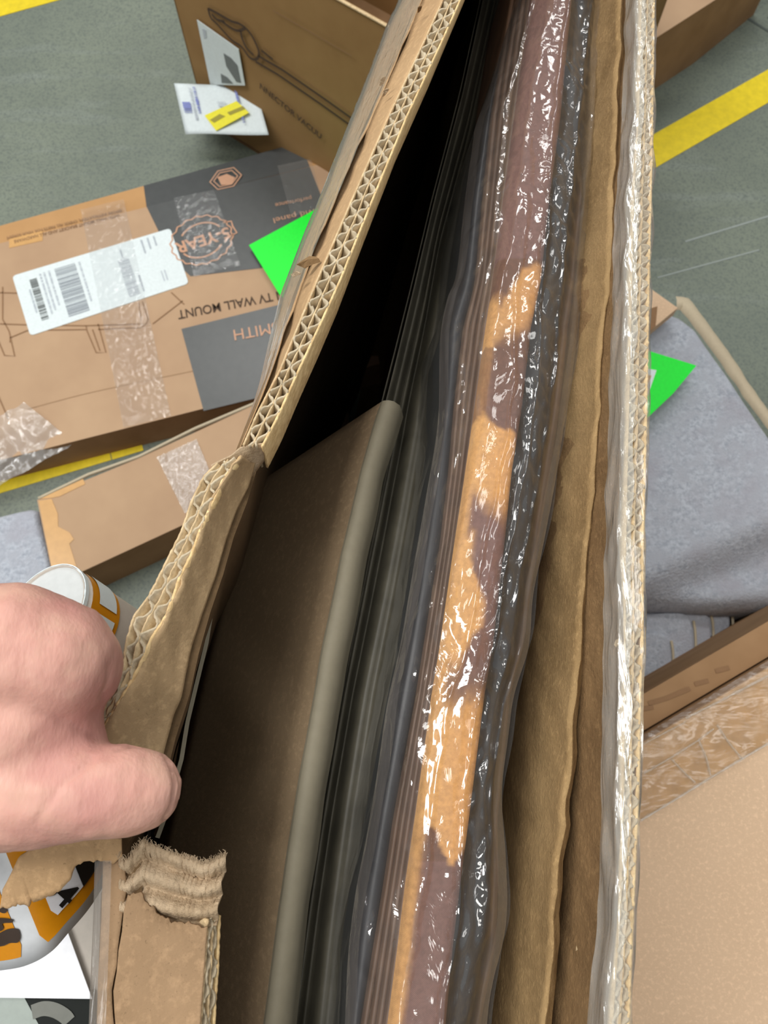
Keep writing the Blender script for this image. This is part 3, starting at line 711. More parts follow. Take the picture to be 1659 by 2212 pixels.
for i, v in enumerate(me.vertices):
    q = v.co-CAMP; d = q.dot(FWD)
    s = V((q.x/d, q.dot(UP)/d, 0)); nn = nrm[i]
    off = 0.0
    if nn.dot(q) < 0:
        for L_, amp, w in creases:
            dist = toline(s, L_)
            if dist < w: off -= amp*(1-dist/w)**2
    off += 0.0006*noise.noise(v.co*70)+0.00025*noise.noise(v.co*240)
    v.co = v.co+nn*off
hc = V((-0.11, -0.02, 1.02))
hand = bpy.data.objects.new('hand', me)
for v in me.vertices: v.co -= hc
for p_ in me.polygons: p_.use_smooth = True
me.materials.clear(); me.materials.append(M['skin'])
link(hand, None, hc); tag(hand, 'bare hand from the left with its thumb pressed on the lifted carton flap', 'hand')

# ================================================================== LABEL ROLL AND STRIP, TRAY AT LOWER LEFT
roll = thing('label_roll', (-0.16, 0.02, 0.86), 'roll of white backed labels with orange bands lying behind the hand', 'label roll')
def tube_between(c0, c1, r0, r1, n=48, sub=6):
    ax = (c1-c0).normalized(); u = ax.cross(V((0, 0, 1))).normalized(); w = ax.cross(u)
    return lambda a, t: c0.lerp(c1, t)+(u*math.cos(a)+w*math.sin(a))*(r0+(r1-r0)*t)
rc0, rc1 = J(92, 1318, .335), J(300, 1440, .385)
R0 = 0.0225
tub = tube_between(rc0, rc1, R0, R0)
def tubemesh(name, f, a0, a1, t0, t1, mat, parent, lift=0.0, nA=40, nT=6):
    c = lambda t: rc0.lerp(rc1, t)
    vs = []
    for i in range(nT):
        t = t0+(t1-t0)*i/(nT-1)
        for j in range(nA):
            p = f(a0+(a1-a0)*j/(nA-1), t); vs.append(p+(p-c(t)).normalized()*lift)
    return mesh(name, vs, grid_faces(nT, nA), mat, parent, True)
solid(tubemesh('backing_paper', tub, 0, 2*math.pi, 0, 1, M['backing_beige'], roll), 0.0008, -1)
nA = 48
mesh('roll_core', [tub(2*math.pi*i/nA, 0.02) for i in range(nA)], [tuple(range(nA))], M['core_grey'], roll)
vs, fs = ribs([([tub(2*math.pi*i/nA, 0.0) for i in range(nA+1)], 0.0008, (rc1-rc0).normalized(), 0.002)])
mesh('roll_rim', vs, fs, M['label_white'], roll)
tubemesh('orange_band', tub, 0, 2*math.pi, 0.07, 0.34, M['label_orange'], roll, 0.0004)
for k in range(6): tubemesh('white_label', tub, k*1.05, k*1.05+0.86, 0.13, 0.30, M['label_white'], roll, 0.0008, 12)

stripT = thing('label_strip', (-0.15, -0.02, 0.86), 'loose curved strip of orange and white numbered labels hanging below the hand', 'label strip')
rim = smooth_path([(-120, 2108, .90), (0, 2096, .90), (60, 2084, .90), (110, 2056, .90), (150, 2012, .895), (190, 1965, .885), (222, 1915, .87), (236, 1880, .858)], 8)
rimP = [at(*p) for p in rim]
vec = (at(20, 1868, .915)-at(100, 2066, .90))
upP = [p+vec*1.7 for p in rimP]
NR = 90
rimR, upR = resample(rimP, NR), resample(upP, NR)
solid(mesh('backing_paper', [a.lerp(b, k/7) for k in range(8) for a, b in zip(rimR, upR)], grid_faces(8, NR), M['backing'], stripT, True), 0.0005)
RN = (rimR[40]-rimR[0]).cross(upR[0]-rimR[0]).normalized()
if RN.z < 0: RN = -RN
def on_strip(s, h, lift):
    x = s*(NR-1); i = min(int(x), NR-2); f = x-i
    a = rimR[i].lerp(rimR[i+1], f); b = upR[i].lerp(upR[i+1], f)
    n = (rimR[i+1]-rimR[i]).cross(upR[i]-rimR[i]).normalized()
    if n.z < 0: n = -n
    return a.lerp(b, h)+n*lift
def rrect(name, s0, s1, h0, h1, rs, rh, mat, lift):
    """rounded label lying on the curved strip"""
    vs, fs = [], []; nx, ny = 24, 14
    for j in range(ny):
        v = j/(ny-1); h = h0+(h1-h0)*v
        dh = min(h-h0, h1-h); ins = 0.0
        if dh < rh: ins = rs*(1-math.sqrt(max(0, 1-(1-dh/rh)**2)))
        for i in range(nx): vs.append(on_strip(s0+ins+(s1-s0-2*ins)*i/(nx-1), h, lift))
    return mesh(name, vs, grid_faces(ny, nx), mat, stripT, True)
# where on the strip does a pixel fall
def find_s(px, py):
    best = None
    for i in range(NR):
        for k in range(21):
            p = rimR[i].lerp(upR[i], k/20); q = p-CAMP; d = q.dot(FWD)
            x = W_/2+q.x/d*FPX; y = H_/2-q.dot(UP)/d*FPX
            e = (x-px)**2+(y-py)**2
            if best is None or e < best[0]: best = (e, i/(NR-1), k/20)
    s, h = best[1], best[2]
    def pr(s, h):
        p = on_strip(min(.999, max(0, s)), h, 0); q = p-CAMP; d = q.dot(FWD)
        return W_/2+q.x/d*FPX, H_/2-q.dot(UP)/d*FPX
    for _ in range(4):
        x, y = pr(s, h); xs, ys = pr(s+.004, h); xh, yh = pr(s, h+.004)
        a, b, c, d = (xs-x)/.004, (xh-x)/.004, (ys-y)/.004, (yh-y)/.004; D = a*d-b*c
        if abs(D) < 1e-3: break
        ex, ey = px-x, py-y; s += max(-.05, min(.05, (ex*d-b*ey)/D)); h += max(-.05, min(.05, (a*ey-c*ex)/D))
    return s, h
sA, _ = find_s(62, 2070); sB, _ = find_s(92, 2050); sC, _ = find_s(232, 1880)
rrect('label', sB+0.01, sC+0.25, 0.06, 0.92, 0.02, 0.05, M['label_orange'], 0.0006)
rrect('label', sA-0.36, sA-0.005, 0.06, 0.92, 0.02, 0.05, M['label_orange'], 0.0006)
s2, h2 = find_s(118, 1972)
rrect('label_panel', s2-0.015, sC+0.16, h2-0.02, 0.86, 0.02, 0.05, M['sheet_white'], 0.0010)
s3, h3 = find_s(174, 1905)
rrect('black_panel', s3-0.01, sC+0.14, h3-0.03, 0.84, 0.001, 0.001, M['black_ink'], 0.0014)
def strip_text(s, s0, h0, ds, dh, name='number'):
    cu = bpy.data.curves.new(name, 'FONT'); cu.body = s; cu.size = 1; cu.offset = 0.02
    tmp = bpy.data.objects.new(name, cu); sc.collection.objects.link(tmp)
    me = bpy.data.meshes.new_from_object(tmp.evaluated_get(bpy.context.evaluated_depsgraph_get()))
    vs = [v.co.copy() for v in me.vertices]; fs = [tuple(p.vertices) for p in me.polygons]
    bpy.data.objects.remove(tmp)
    return vs, fs
tv_, tf_ = strip_text('64', 0, 0, 0, 0)
x1_ = max(v.x for v in tv_); base, ddx, ddy = V((84, 1918)), V((34, 31)), V((35, -41))   # reading direction and letter height, in pixels of the crop
def num(v):
    q = base+ddx*(v.x/x1_*1.5)+ddy*(v.y/0.72); s_, h_ = find_s(q.x, q.y); return on_strip(min(.999, max(0, s_)), h_, 0.0016)
mesh('number', [num(v) for v in tv_], tf_, M['black_ink'], stripT)
def blob(pts, mat, lift, name='emblem'):
    P0 = []
    for (x, y) in smooth_path(pts+[pts[0]], 5)[:-1]:
        s_, h_ = find_s(x, y); P0.append(on_strip(min(.999, max(0, s_)), h_, lift))
    return mesh(name, P0, [tuple(range(len(P0)))], mat, stripT)
blob([(-20, 2020), (0, 2013), (20, 2004), (40, 2004), (46, 2022), (40, 2033), (24, 2034), (10, 2040), (-8, 2042), (-20, 2040)], M['dark_brown_ink'], 0.0012)
blob([(-20, 1986), (0, 1980), (28, 1983), (28, 1990), (8, 1992), (10, 2001), (4, 2008), (-20, 2010)], M['dark_brown_ink'], 0.0012)
blob([(0, 1960), (8, 1957), (18, 1963), (12, 1970), (2, 1967)], M['dark_brown_ink'], 0.0012)

ZP = 0.78
tr = thing('equipment_cart', (-0.45, -0.15, 0.0), 'beige topped cart at the lower left edge under the loose paper', 'cart')
prism('cart_top', [at(330, 2330, ZP), at(-900, 2330, ZP), at(-900, 1760, ZP), at(322, 1760, ZP)], V((0, 0, -0.02)), M['tray_beige'], tr, 0.003)
for x, y in ((-0.19, -0.20), (-0.19, 0.02), (-0.72, -0.20), (-0.72, 0.02)):
    prism('leg', [V((x-.012, y-.012, ZP-.02)), V((x+.012, y-.012, ZP-.02)), V((x+.012, y+.012, ZP-.02)), V((x-.012, y+.012, ZP-.02))], V((0, 0, -(ZP-.02))), M['tray_grey'], tr)
o = flat('paper_sheet', [at(-500, 2148, ZP+.004), at(200, 2157, ZP+.004), at(146, 2010, ZP+.004), at(110, 1935, ZP+.004), at(-450, 1990, ZP+.004)], M['sheet_white'], None, t=0.0008)
tag(o, 'blank white paper sheet lying on the beige cart top', 'paper')
pad = thing('black_pad', at(120, 2240, ZP), 'flat black pad with a pale grey arc under the white sheet at the bottom left', 'pad')
prism('pad_body', [at(46, 2140, ZP+.003), at(204, 2140, ZP+.003), at(210, 2330, ZP+.003), at(150, 2330, ZP+.003)], V((0, 0, -0.0028)), M['tray_black'], pad)
arc = smooth_path([(70, 2186), (95, 2178), (120, 2182), (142, 2195), (150, 2206)], 6)
strokes('printed_arc', [arc], 0.0075, (V((0, 0, ZP+.003)), V((0, 0, 1))), M['arc_grey'], pad)
o = prism('grey_folder', [at(-500, 2135, ZP+.003), at(42, 2135, ZP+.003), at(145, 2330, ZP+.003), at(-500, 2330, ZP+.003)], V((0, 0, -0.0028)), M['tray_grey'])
tag(o, 'pale grey folder in the bottom left corner on the cart', 'folder')

# ================================================================== CARTONS ON THE FLOOR
# --- long carton with dark printed bands
ht = 0.075
tv = thing('printed_carton', at(200, 700, 0), 'long tan carton with dark printed bands and a wall mount drawing', 'carton')
HT = V((0, 0, ht))
ea, eb = at(310, 412, ht-0.012), at(650, 306, ht-0.012)
far0, far1 = at(-260, 560, ht-.012), at(716, 289, ht-.012)
cr0, cr1 = at(-260, 590, ht), at(742, 345, ht)
nr0, nr1 = at(-260, 1060, ht), at(760, 802, ht)
def boxy(name, top, h, mat, side, parent):
    n = len(top); vs = list(top)+[V((p.x, p.y, h)) for p in top]
    fs = [(i, i+n, (i+1) % n+n, (i+1) % n) for i in range(n)]+[tuple(range(2*n-1, n-1, -1))]
    mesh(name, list(top), [tuple(range(n))], mat, parent)
    return mesh('carton_sides', vs, fs, side, parent)
nr1 = at(820, 786, ht); cr1b = at(800, 330, ht)
boxy('top_face', [nr0, nr1, at(742, 342, ht), cr0], 0.0, M['carton'], M['carton_side'], tv)
crE = at(742, 342, ht)
loft('back_panel', [[cr0, crE], [far0, far1]], 40, M['carton_warm'], tv)
def tpar(a, b, px):
    best = min(range(401), key=lambda k: abs((W_/2+(a.lerp(b, k/400)-CAMP).x/((a.lerp(b, k/400)-CAMP).dot(FWD))*FPX)-px)); return best/400
mesh('back_panel', [far0, far1, V((far1.x, far1.y, 0)), V((far0.x, far0.y, 0))], [(3, 2, 1, 0)], M['carton_side'], tv)
plT = (HT, V((0, 0, 1)))
def topq(pts, mat, name, parent=tv, z=ht, t=0.0008): return flat(name, [at(x, y, z) for x, y in pts], mat, parent, t=t)
topq([(317, 447), (669, 361), (700, 440), (730, 560), (412, 597), (372, 560)], M['ink_grey'], 'printed_band')
bvz = lambda x, y, f: at(x, y, ht-0.012*f+0.001)
lz = V((0, 0, 0.0008))
loft('printed_band', [[cr0.lerp(crE, tpar(cr0, crE, 317))+lz, cr0.lerp(crE, tpar(cr0, crE, 669))+lz], [far0.lerp(far1, tpar(far0, far1, 310))+lz, far0.lerp(far1, tpar(far0, far1, 650))+lz]], 12, M['ink_grey'], tv)
topq([(392, 711), (740, 625), (760, 810), (440, 888)], M['ink_grey'], 'printed_band')
text('lettering', 'FULL MOTION TV WALL MOUNT', (1020, 572), (386, 672), plT, M['ink_dark'], tv, 0.001, 1.0, 0.01) if False else text('lettering', 'N TV WALL MOUNT', (612, 628), (383, 672), plT, M['ink_dark'], tv, 0.001, 1.25, 0.012)
text('lettering', 'ECSMITH', (640, 690), (504, 714), plT, M['copper'], tv, 0.0018, 1.1)
text('lettering', '5-YEAR', (492, 492), (376, 528), plT, M['copper'], tv, 0.0018, 1.1, 0.025)
text('lettering', 'performance', (672, 425), (594, 441), plT, M['copper'], tv, 0.0018, 1.0)
text('lettering', 'vivid panel', (690, 450), (590, 473), plT, M['copper'], tv, 0.0018, 0.8)
text('lettering', 'BEFORE INSTALLATION, CHECK ALL PARTS FOR YOUR SCREEN', (262, 452), (15, 512), plT, M['ink_brown'], tv, 0.001, 1.2, 0.02)
text('lettering', 'WITH WALL MOUNT BRACKET AND ALL HARDWARE', (258, 462), (30, 520), plT, M['ink_brown'], tv, 0.001, 1.2, 0.02)
bx, by = 436, 520
star = []
for k in range(73):
    a = k/72*2*math.pi; r = 1+0.035*math.cos(k*2*math.pi/4)
    star.append((bx+66*r*math.cos(a), by+52*r*math.sin(a)-0.22*66*math.cos(a)*0.6))
strokes('badge_outline', [star], 0.0028, plT, M['copper'], tv, 0.0018)
ring2 = [(bx+48*math.cos(k/40*2*math.pi), by+37*math.sin(k/40*2*math.pi)-9*math.cos(k/40*2*math.pi)) for k in range(41)]
strokes('badge_ring', [ring2[3:17], ring2[23:37]], 0.0035, plT, M['copper'], tv, 0.0018)
strokes('badge_ribbon', [[(482, 482), (500, 479), (503, 490), (512, 504), (495, 512), (486, 524)]], 0.003, plT, M['copper'], tv, 0.0018)
plB = (ht*V((0, 0, 1)), V((0, 0, 1)))
hexa = lambda cx, cy, a, b: [(cx+a*math.cos(t_), cy+b*math.sin(t_)-a*0.22*math.cos(t_)) for t_ in [k*math.pi/3 for k in range(7)]]
strokes('hexagon_emblem', [hexa(488, 387, 34, 23), hexa(488, 387, 26, 17)], 0.0025, plB, M['copper'], tv, 0.0018)
flat('hexagon_emblem', [at(x, y, ht+.001) for x, y in ((470, 383), (490, 376), (508, 384), (500, 398), (478, 400))], M['copper'], tv)
# screen bracket drawing
for path_ in ([[(-20, 632), (60, 634)], [(6, 690), (6, 620)], [(60, 714), (22, 730), (22, 740)], [(60, 702), (180, 704), (310, 700)], [(60, 714), (186, 712)], [(212, 712), (305, 708), (316, 700), (320, 690), (308, 652)], [(300, 655), (305, 695)],
        [(186, 704), (188, 715), (208, 762), (229, 762), (216, 715), (212, 700)], [(200, 712), (216, 758)], [(-10, 720), (10, 768), (32, 770), (20, 716), (6, 690)], [(0, 700), (60, 702)], [(60, 690), (130, 690)], [(370, 632), (398, 658)], [(330, 700), (395, 650)], [(-10, 840), (18, 905)]]):
    strokes('drawn_line', [path_], 0.0022, plT, M['ink_brown'], tv, 0.001)
strokes('dented_crease', [smooth_path([(60, 884), (180, 852), (300, 826), (425, 800)], 6)], 0.0012, plT, M['ink_fold'], tv, 0.0006)
topq([(20, 517), (92, 497), (92, 520), (20, 536)], M['tape_tan'], 'tape_patch', t=0.0006)
# long shipping label
lab = [at(27, 597, ht), at(368, 494, ht), at(408, 613, ht), at(66, 726, ht)]
def rounded(c, r=0.008, n=4):
    out = []
    for i in range(4):
        p = c[i]; a = (c[i-1]-p).normalized()*r; b = (c[(i+1) % 4]-p).normalized()*r
        for k in range(n+1):
            t = k/n; out.append((p+a)*(1-t)**2+p*2*t*(1-t)+(p+b)*t*t)
    return out
flat('shipping_label', rounded(lab), M['label_white'], tv, t=0.0014)
Z1 = 0.0020
bars('barcode', lab, 0.25, 0.38, 0.10, 0.92, 34, M['print_grey'], tv, 'v', seed=3, fill=0.7, lift=Z1)
bars('barcode', lab, 0.09, 0.135, 0.15, 0.85, 30, M['smudge'], tv, 'v', seed=5, fill=0.8, lift=Z1)
bars('barcode', lab, 0.63, 0.70, 0.28, 0.92, 30, M['print_light'], tv, 'v', seed=8, fill=0.7, lift=Z1)
for (u, v0, v1) in ((0.155, .1, .8), (0.18, .1, .75), (0.21, .1, .7), (0.40, .1, .8), (0.07, .3, .7), (0.80, .05, .3), (0.84, .05, .25), (0.72, .6, .9), (0.88, .05, .22), (0.66, .1, .26)):
    bars('small_print', lab, u, u+0.012, v0, v1, 26, M['print_light'], tv, 'v', seed=int(u*100), fill=0.9, lift=Z1)
bars('small_print', lab, 0.86, 0.90, 0.66, 0.84, 2, M['print_light'], tv, 'u', seed=11, lift=Z1)
# clear tape straps over it
def tape_on(name, pts, z, mat, parent, nx=40, ny=40, amp=0.0012, lift=0.0022, seed=0):
    c = [at(x, y, z) for x, y in pts]; vs = []
    for j in range(ny):
        for i in range(nx):
            p = quad_uv(c, i/(nx-1), j/(ny-1))
            vs.append(p+V((0, 0, lift+amp*abs(noise.noise(V((p.x*90, p.y*60, seed))))+amp*0.6*abs(noise.noise(V((p.x*260, p.y*200, seed)))))))
    return mesh(name, vs, grid_faces(ny, nx), mat, parent, True)
tape_on('clear_tape', [(175, 455), (268, 432), (370, 900), (268, 925)], ht, M['tape_flat'], tv, 30, 120)
tape_on('clear_tape', [(376, 430), (462, 412), (520, 575), (420, 600)], ht, M['tape_flat'], tv, 30, 50, seed=3, amp=0.002)
tape_on('clear_tape', [(600, 360), (672, 345), (700, 450), (630, 470)], ht, M['tape_flat'], tv, 20, 30, seed=6, amp=0.002)
o = topq([(538, 530), (672, 458), (745, 420), (720, 690), (606, 640)], M['tag_green'], 'green_sheet', None, ht+0.012, 0.0008)
tag(o, 'bright green card lying on the printed carton next to the opened carton', 'card')

# --- second carton in front of it
h2c = 0.10
bx2 = thing('taped_carton', at(350, 1050, 0), 'plain tan carton with clear tape across it between the printed carton and the hand', 'carton')
top2 = [at(80, 1080, h2c), at(118, 1262, h2c), at(395, 1134, h2c), at(760, 965, h2c), at(740, 790, h2c), at(555, 872, h2c), at(300, 990, h2c)]
boxy('top_face', top2, 0.0, M['carton'], M['carton_side'], bx2)
pl2 = (V((0, 0, h2c)), V((0, 0, 1)))
def z2(pts, mat, name, t=0.0008): return flat(name, [at(x, y, h2c) for x, y in pts], mat, bx2, t=t)
z2([(84, 1082), (112, 1078), (125, 1110), (126, 1138), (150, 1150), (160, 1165), (150, 1175), (165, 1222), (160, 1240), (118, 1258)], M['tape_tan'], 'side_tape')
z2([(86, 1078), (180, 1035), (184, 1046), (130, 1072), (112, 1076)], M['tape_tan'], 'side_tape')
tape_on('clear_tape', [(340, 990), (425, 950), (480, 1080), (400, 1110)], h2c, M['film_loose'], bx2, 50, 60, amp=0.006, lift=0.002, seed=4)
edge = [at(82, 1076, h2c+.002), at(190, 1024, h2c+.002), at(300, 985, h2c+.002), at(420, 925, h2c+.002), at(560, 866, h2c+.002), at(700, 808, h2c+.002)]
vs, fs = ribs([(resample(edge, 60), 0.004, V((0, 0, -1)), 0.006)]); mesh('edge_tape', vs, fs, M['beige_edge'], bx2, True)

# --- loose clear film and grey cloth at the left edge
c = [at(-150, 990, .1), at(55, 872, .1), at(165, 960, .06), at(-150, 1130, .06)]
vs = []
for j in range(60):
    for i in range(70):
        p = quad_uv(c, i/69, j/59); vs.append(p+V((0, 0, 0.018*abs(noise.noise(V((p.x*14, p.y*14, 1))))+0.008*abs(noise.noise(V((p.x*50, p.y*40, 3)))))))
o = mesh('loose_film', vs, grid_faces(60, 70), M['film_loose'], None, True)
tag(o, 'crumpled clear plastic film draped over the floor line at the left edge', 'plastic film')
def cushion(name, outline, ztop, mat, label, cat, foldfn=None, h=None, res=70, rnd=0.05):
    """soft pad: outline in pixels on the plane ztop, rounded down to the floor"""
    P_ = [at(x, y, ztop) for x, y in outline]
    cx = sum((p.x for p in P_))/len(P_); cy = sum((p.y for p in P_))/len(P_)
    R_ = resample(P_+[P_[0]], res+1)[:-1]; vs = []; rings = 26
    for k in range(rings):
        f = k/(rings-1)
        for i, p in enumerate(R_):
            q = V((cx+(p.x-cx)*f, cy+(p.y-cy)*f, 0))
            e = max(0, (f-0.86)/0.14)
            q.z = ztop-rnd*(1-math.sqrt(max(0, 1-e*e)))+(foldfn(q)*(1-e*0.6) if foldfn else 0)
            vs.append(q)
    fs = []
    for k in range(rings-1):
        for i in range(res): j = (i+1) % res; fs.append((k*res+i, (k+1)*res+i, (k+1)*res+j, k*res+j))
    b = (rings-1)*res
    for i, p in enumerate(R_): vs.append(V((cx+(p.x-cx)*0.97, cy+(p.y-cy)*0.97, 0.0)))
    for i in range(res): j = (i+1) % res; fs.append((b+i, b+res+i, b+res+j, b+j))
    o = mesh(name, vs, fs, mat, None, True); tag(o, label, cat)
    return o, R_
fcl = lambda q: 0.006*noise.noise(V((q.x*9, q.y*9, 2)))
cushion('folded_blanket', [(-200, 1160), (40, 1098), (76, 1092), (100, 1180), (125, 1290), (110, 1420), (-200, 1480)], 0.10, M['heather'], 'pale grey heathered blanket corner at the left edge beside the taped carton', 'blanket', fcl, rnd=0.02)
# --- grey heathered pad on the right
def fold2(q):
    x = 0.0
    a, b = at(1400, 1230, .25), at(1640, 1130, .25); d = (b-a).normalized(); n = V((-d.y, d.x, 0))
    s = (q-a).dot(n); x += 0.018*math.exp(-(s/0.03)**2)-0.014*math.exp(-((s+0.05)/0.025)**2)
    return x+0.008*noise.noise(V((q.x*5, q.y*7, 4)))+0.003*noise.noise(V((q.x*25, q.y*25, 4)))
padO = [(1200, 700), (1460, 662), (1500, 690), (1560, 775), (1620, 865), (1690, 960), (1900, 1260), (1800, 1308), (1560, 1312), (1390, 1306), (1200, 1300)]
o, R_ = cushion('blanket_bundle', padO, 0.25, M['heather'], 'large grey heathered blanket bundle with beige edge at the right behind the carton', 'blanket', fold2, rnd=0.035, res=110)
seam = [at(x, y, .232) for x, y in ((1458, 655), (1478, 656), (1500, 684), (1562, 768), (1622, 858), (1694, 955), (1800, 1110))]
seam = resample(seam, 80); sv = []
for i, p in enumerate(seam):
    t_ = (seam[min(i+1, 79)]-seam[max(i-1, 0)]).normalized(); s_ = V((t_.y, -t_.x, 0))
    w_ = 0.013*(1-0.4*i/80)+0.002*noise.noise(p*40)
    for k in range(5):
        a = k/4*math.pi; sv.append(p+s_*(math.cos(a)*w_)+V((0, 0, math.sin(a)*0.008)))
mesh('edge_binding', sv, grid_faces(80, 5), M['beige_edge'], o, True)
for o_ in (): pass
# rolled rug layers showing below it
for k, (x0, x1, y0, y1, z) in enumerate(((1380, 1580, 1300, 1368, .19), (1380, 1538, 1310, 1412, .20), (1380, 1500, 1318, 1465, .21), (1380, 1452, 1360, 1520, .22))):
    ol = smooth_path([(1300, y0+20), (x1-70, y0), (x1-8, y0+8), (x1+4, (y0+y1)/2+10), (x1-2, y1-6), (x1-30, y1+6), (1300, y1+70)], 4)
    oo, RR = cushion('blanket_fold', [(a, b) for a, b in ol], z, M['heather'], ['furthest right, darkest fold of grey blanket under the bundle', 'second fold from the right of the grey blanket under the bundle', 'third fold from the right of the grey blanket, beside the carton edge', 'frontmost rounded fold of grey blanket touching the carton edge'][k], 'blanket', None, rnd=0.03, res=60)
    tag(oo, group='grey blanket folds')
    sg = resample([at(a, b, z-0.006) for a, b in ol[9:-9]], 30)
    vs, fs = ribs([(sg, 0.003, V((0, 0, -1)), 0.003)]); mesh('edge_binding', vs, fs, M['beige_edge'], oo, True)
# flat pinkish carton corner and green card on top of the bundle
fc = prism('flat_carton', [at(1130, 690, .285), at(1300, 549, .285), at(1464, 665, .285), at(1294, 806, .285)], V((0, 0, -0.02)), M['carton_pale']); tag(fc, 'corner of a small pinkish cardboard box on the grey bundle', 'carton')
flat('dark_patch', [at(x, y, .285) for x, y in ((1400, 668), (1420, 662), (1416, 705), (1398, 722))], M['ink_brown'], fc)
gt = thing('green_tag', at(1420, 820, .262), 'bright green card with white bordered orange label lying on the grey bundle', 'card')
flat('card', [at(x, y, .274) for x, y in ((1290, 724), (1400, 758), (1504, 790), (1454, 850), (1396, 905), (1200, 840))], M['tag_green'], gt)
flat('label', [at(x, y, .275) for x, y in ((1360, 790), (1418, 800), (1398, 858), (1350, 840))], M['label_white'], gt)
flat('orange_field', [at(x, y, .276) for x, y in ((1360, 802), (1407, 812), (1393, 842), (1350, 830))], M['label_orange'], gt)

# --- big carton at the lower right
hb = 0.60
bb = thing('large_carton', at(1700, 2000, 0), 'large pale cardboard carton with glossy brown tape along its edge at the lower right', 'carton')
boxy('top_face', [at(1180, 1728, hb), at(1180, 2500, hb), at(2150, 2500, hb), at(2150, 1150, hb)], 0.0, M['carton_pale'], M['carton_side'], bb)
# side flap folded outward and down along the far edge
sfl = mesh('side_flap', [at(1180, 1728, hb), at(2150, 1150, hb), at(2150, 1150, hb)+V((0, .005, -.03)), at(1180, 1728, hb)+V((0, .005, -.03))], [(0, 1, 2, 3)], M['carton_side'], bb)
solid(sfl, 0.002)
def dlt(a, y): return (a, y)
def tapeband(name, pts, mat, z, amp, seed, nx=120, ny=24, lift=0.001):
    return tape_on(name, pts, z, mat, bb, nx, ny, amp, lift, seed)
tapeband('brown_tape', [(1180, 1728), (2150, 1150), (2150, 1308), (1180, 1893)], M['tape_brown'], hb, 0.0012, 2)
tapeband('clear_tape', [(1180, 1712), (2150, 1134), (2150, 1312), (1180, 1896)], M['tape_gloss'], hb, 0.0016, 5, lift=0.0034)
sil = []
def ridge_on(name, pts, w=0.0022, h=0.0022, z=hb+0.003):
    P_ = resample([at(x, y, z) for x, y in pts], 40); sv = []
    for i, p in enumerate(P_):
        t_ = (P_[min(i+1, 39)]-P_[max(i-1, 0)]).normalized(); s_ = V((t_.y, -t_.x, 0))
        ww = w*(0.6+0.8*abs(noise.noise(p*300)))
        for k in range(5):
            a = k/4*math.pi; sv.append(p+s_*(math.cos(a)*ww/2)+V((0, 0, math.sin(a)*h)))
    mesh(name, sv, grid_faces(40, 5), M['tape_crumpled'], bb, True)
ridge_on('tape_wrinkle', [(1384, 1772), (1440, 1738), (1530, 1682), (1600, 1640), (1690, 1588)], 0.0025)
ridge_on('tape_wrinkle', [(1388, 1672), (1450, 1636), (1510, 1598), (1540, 1575)], 0.0022)
ridge_on('tape_wrinkle', [(1548, 1566), (1570, 1600), (1602, 1640)]); ridge_on('tape_wrinkle', [(1508, 1598), (1524, 1635), (1534, 1675)]); ridge_on('tape_wrinkle', [(1450, 1640), (1478, 1670), (1500, 1690)])
ridge_on('tape_wrinkle', [(1480, 1552), (1560, 1512), (1659, 1460), (1720, 1420)], 0.003)
ridge_on('tape_wrinkle', [(1388, 1608), (1480, 1560)], 0.002)
# lower carton right behind it
lc = thing('lower_carton', at(1560, 1480, 0), 'brown carton lying lower behind the large pale carton at the right', 'carton')
hl = 0.58
qa, qb = at(1180, 1728, hb)+V((0, 0.007, hl-hb)), at(2150, 1150, hb)+V((0, 0.007, hl-hb))
fa = at(1392, 1498, hl); fd = (qb-qa).normalized(); fa0, fa1 = fa-fd*0.35, fa+fd*0.8
boxy('top_face', [fa0, qa, qb, fa1], 0.0, M['carton_side'], M['carton_side'], lc)
pll = (V((0, 0, hl)), V((0, 0, 1)))
strokes('faint_print', [[(1385, 1532), (1411, 1527)], [(1400, 1520), (1440, 1508), (1490, 1487)], [(1500, 1478), (1530, 1470)], [(1545, 1450), (1575, 1442)]], 0.004, pll, M['ink_brown'], lc)

# --- open topped carton at the top
tb = thing('open_top_carton', at(445, 262, 0), 'tall brown carton with tool drawing and white labels standing at the top of the view', 'carton')
B0 = at(445, 262, 0)
# find the height at which the rim line passes over the corner
best = None
for k in range(200):
    h = 0.2+k*0.004
    a, b = at(700, -22, h), at(845, 58, h); d = (b-a).normalized()
    e = abs((V((B0.x, B0.y, h))-a).cross(d).length)
    if best is None or e < best[0]: best = (e, h, d)
hr, dr = best[1], best[2]
dr = V((dr.x, dr.y, 0)).normalized(); nr_ = V((dr.y, -dr.x, 0))
if nr_.y > 0: nr_ = -nr_
LR = 0.75
c0 = V((B0.x, B0.y, 0)); c1 = c0+dr*LR; c2 = c1-nr_*0.5; c3 = c0-nr_*0.5
def wall(a, b, mat, name='carton_side'):
    n = (b-a).cross(V((0, 0, 1))).normalized()*0.004
    prism(name, [a+V((0, 0, hr)), b+V((0, 0, hr)), b+V((0, 0, hr))+n, a+V((0, 0, hr))+n], V((0, 0, -hr)), mat, tb)
print('open carton height', hr, 'corner', c0, 'dir', dr)
wall(c1, c0, M['carton_brown'], 'front_side'); wall(c2, c1, M['carton_brown']); wall(c3, c2, M['carton_brown']); wall(c0, c3, M['carton_brown'])
prism('base_panel', [c0+V((0, 0, .01)), c1+V((0, 0, .01)), c2+V((0, 0, .01)), c3+V((0, 0, .01))], V((0, 0, -.009)), M['carton_side'], tb)
vs, fs = ribs([([c0+V((0, 0, hr+.0005)), c0.lerp(c1, .5)+V((0, 0, hr+.0005)), c1+V((0, 0, hr+.0005))], 0.005, V((0, 0, -1)), 0.002)]); mesh('rim_edge', vs, fs, M['liner_edge'], tb)
plF = (c0+nr_*0.0045, nr_)
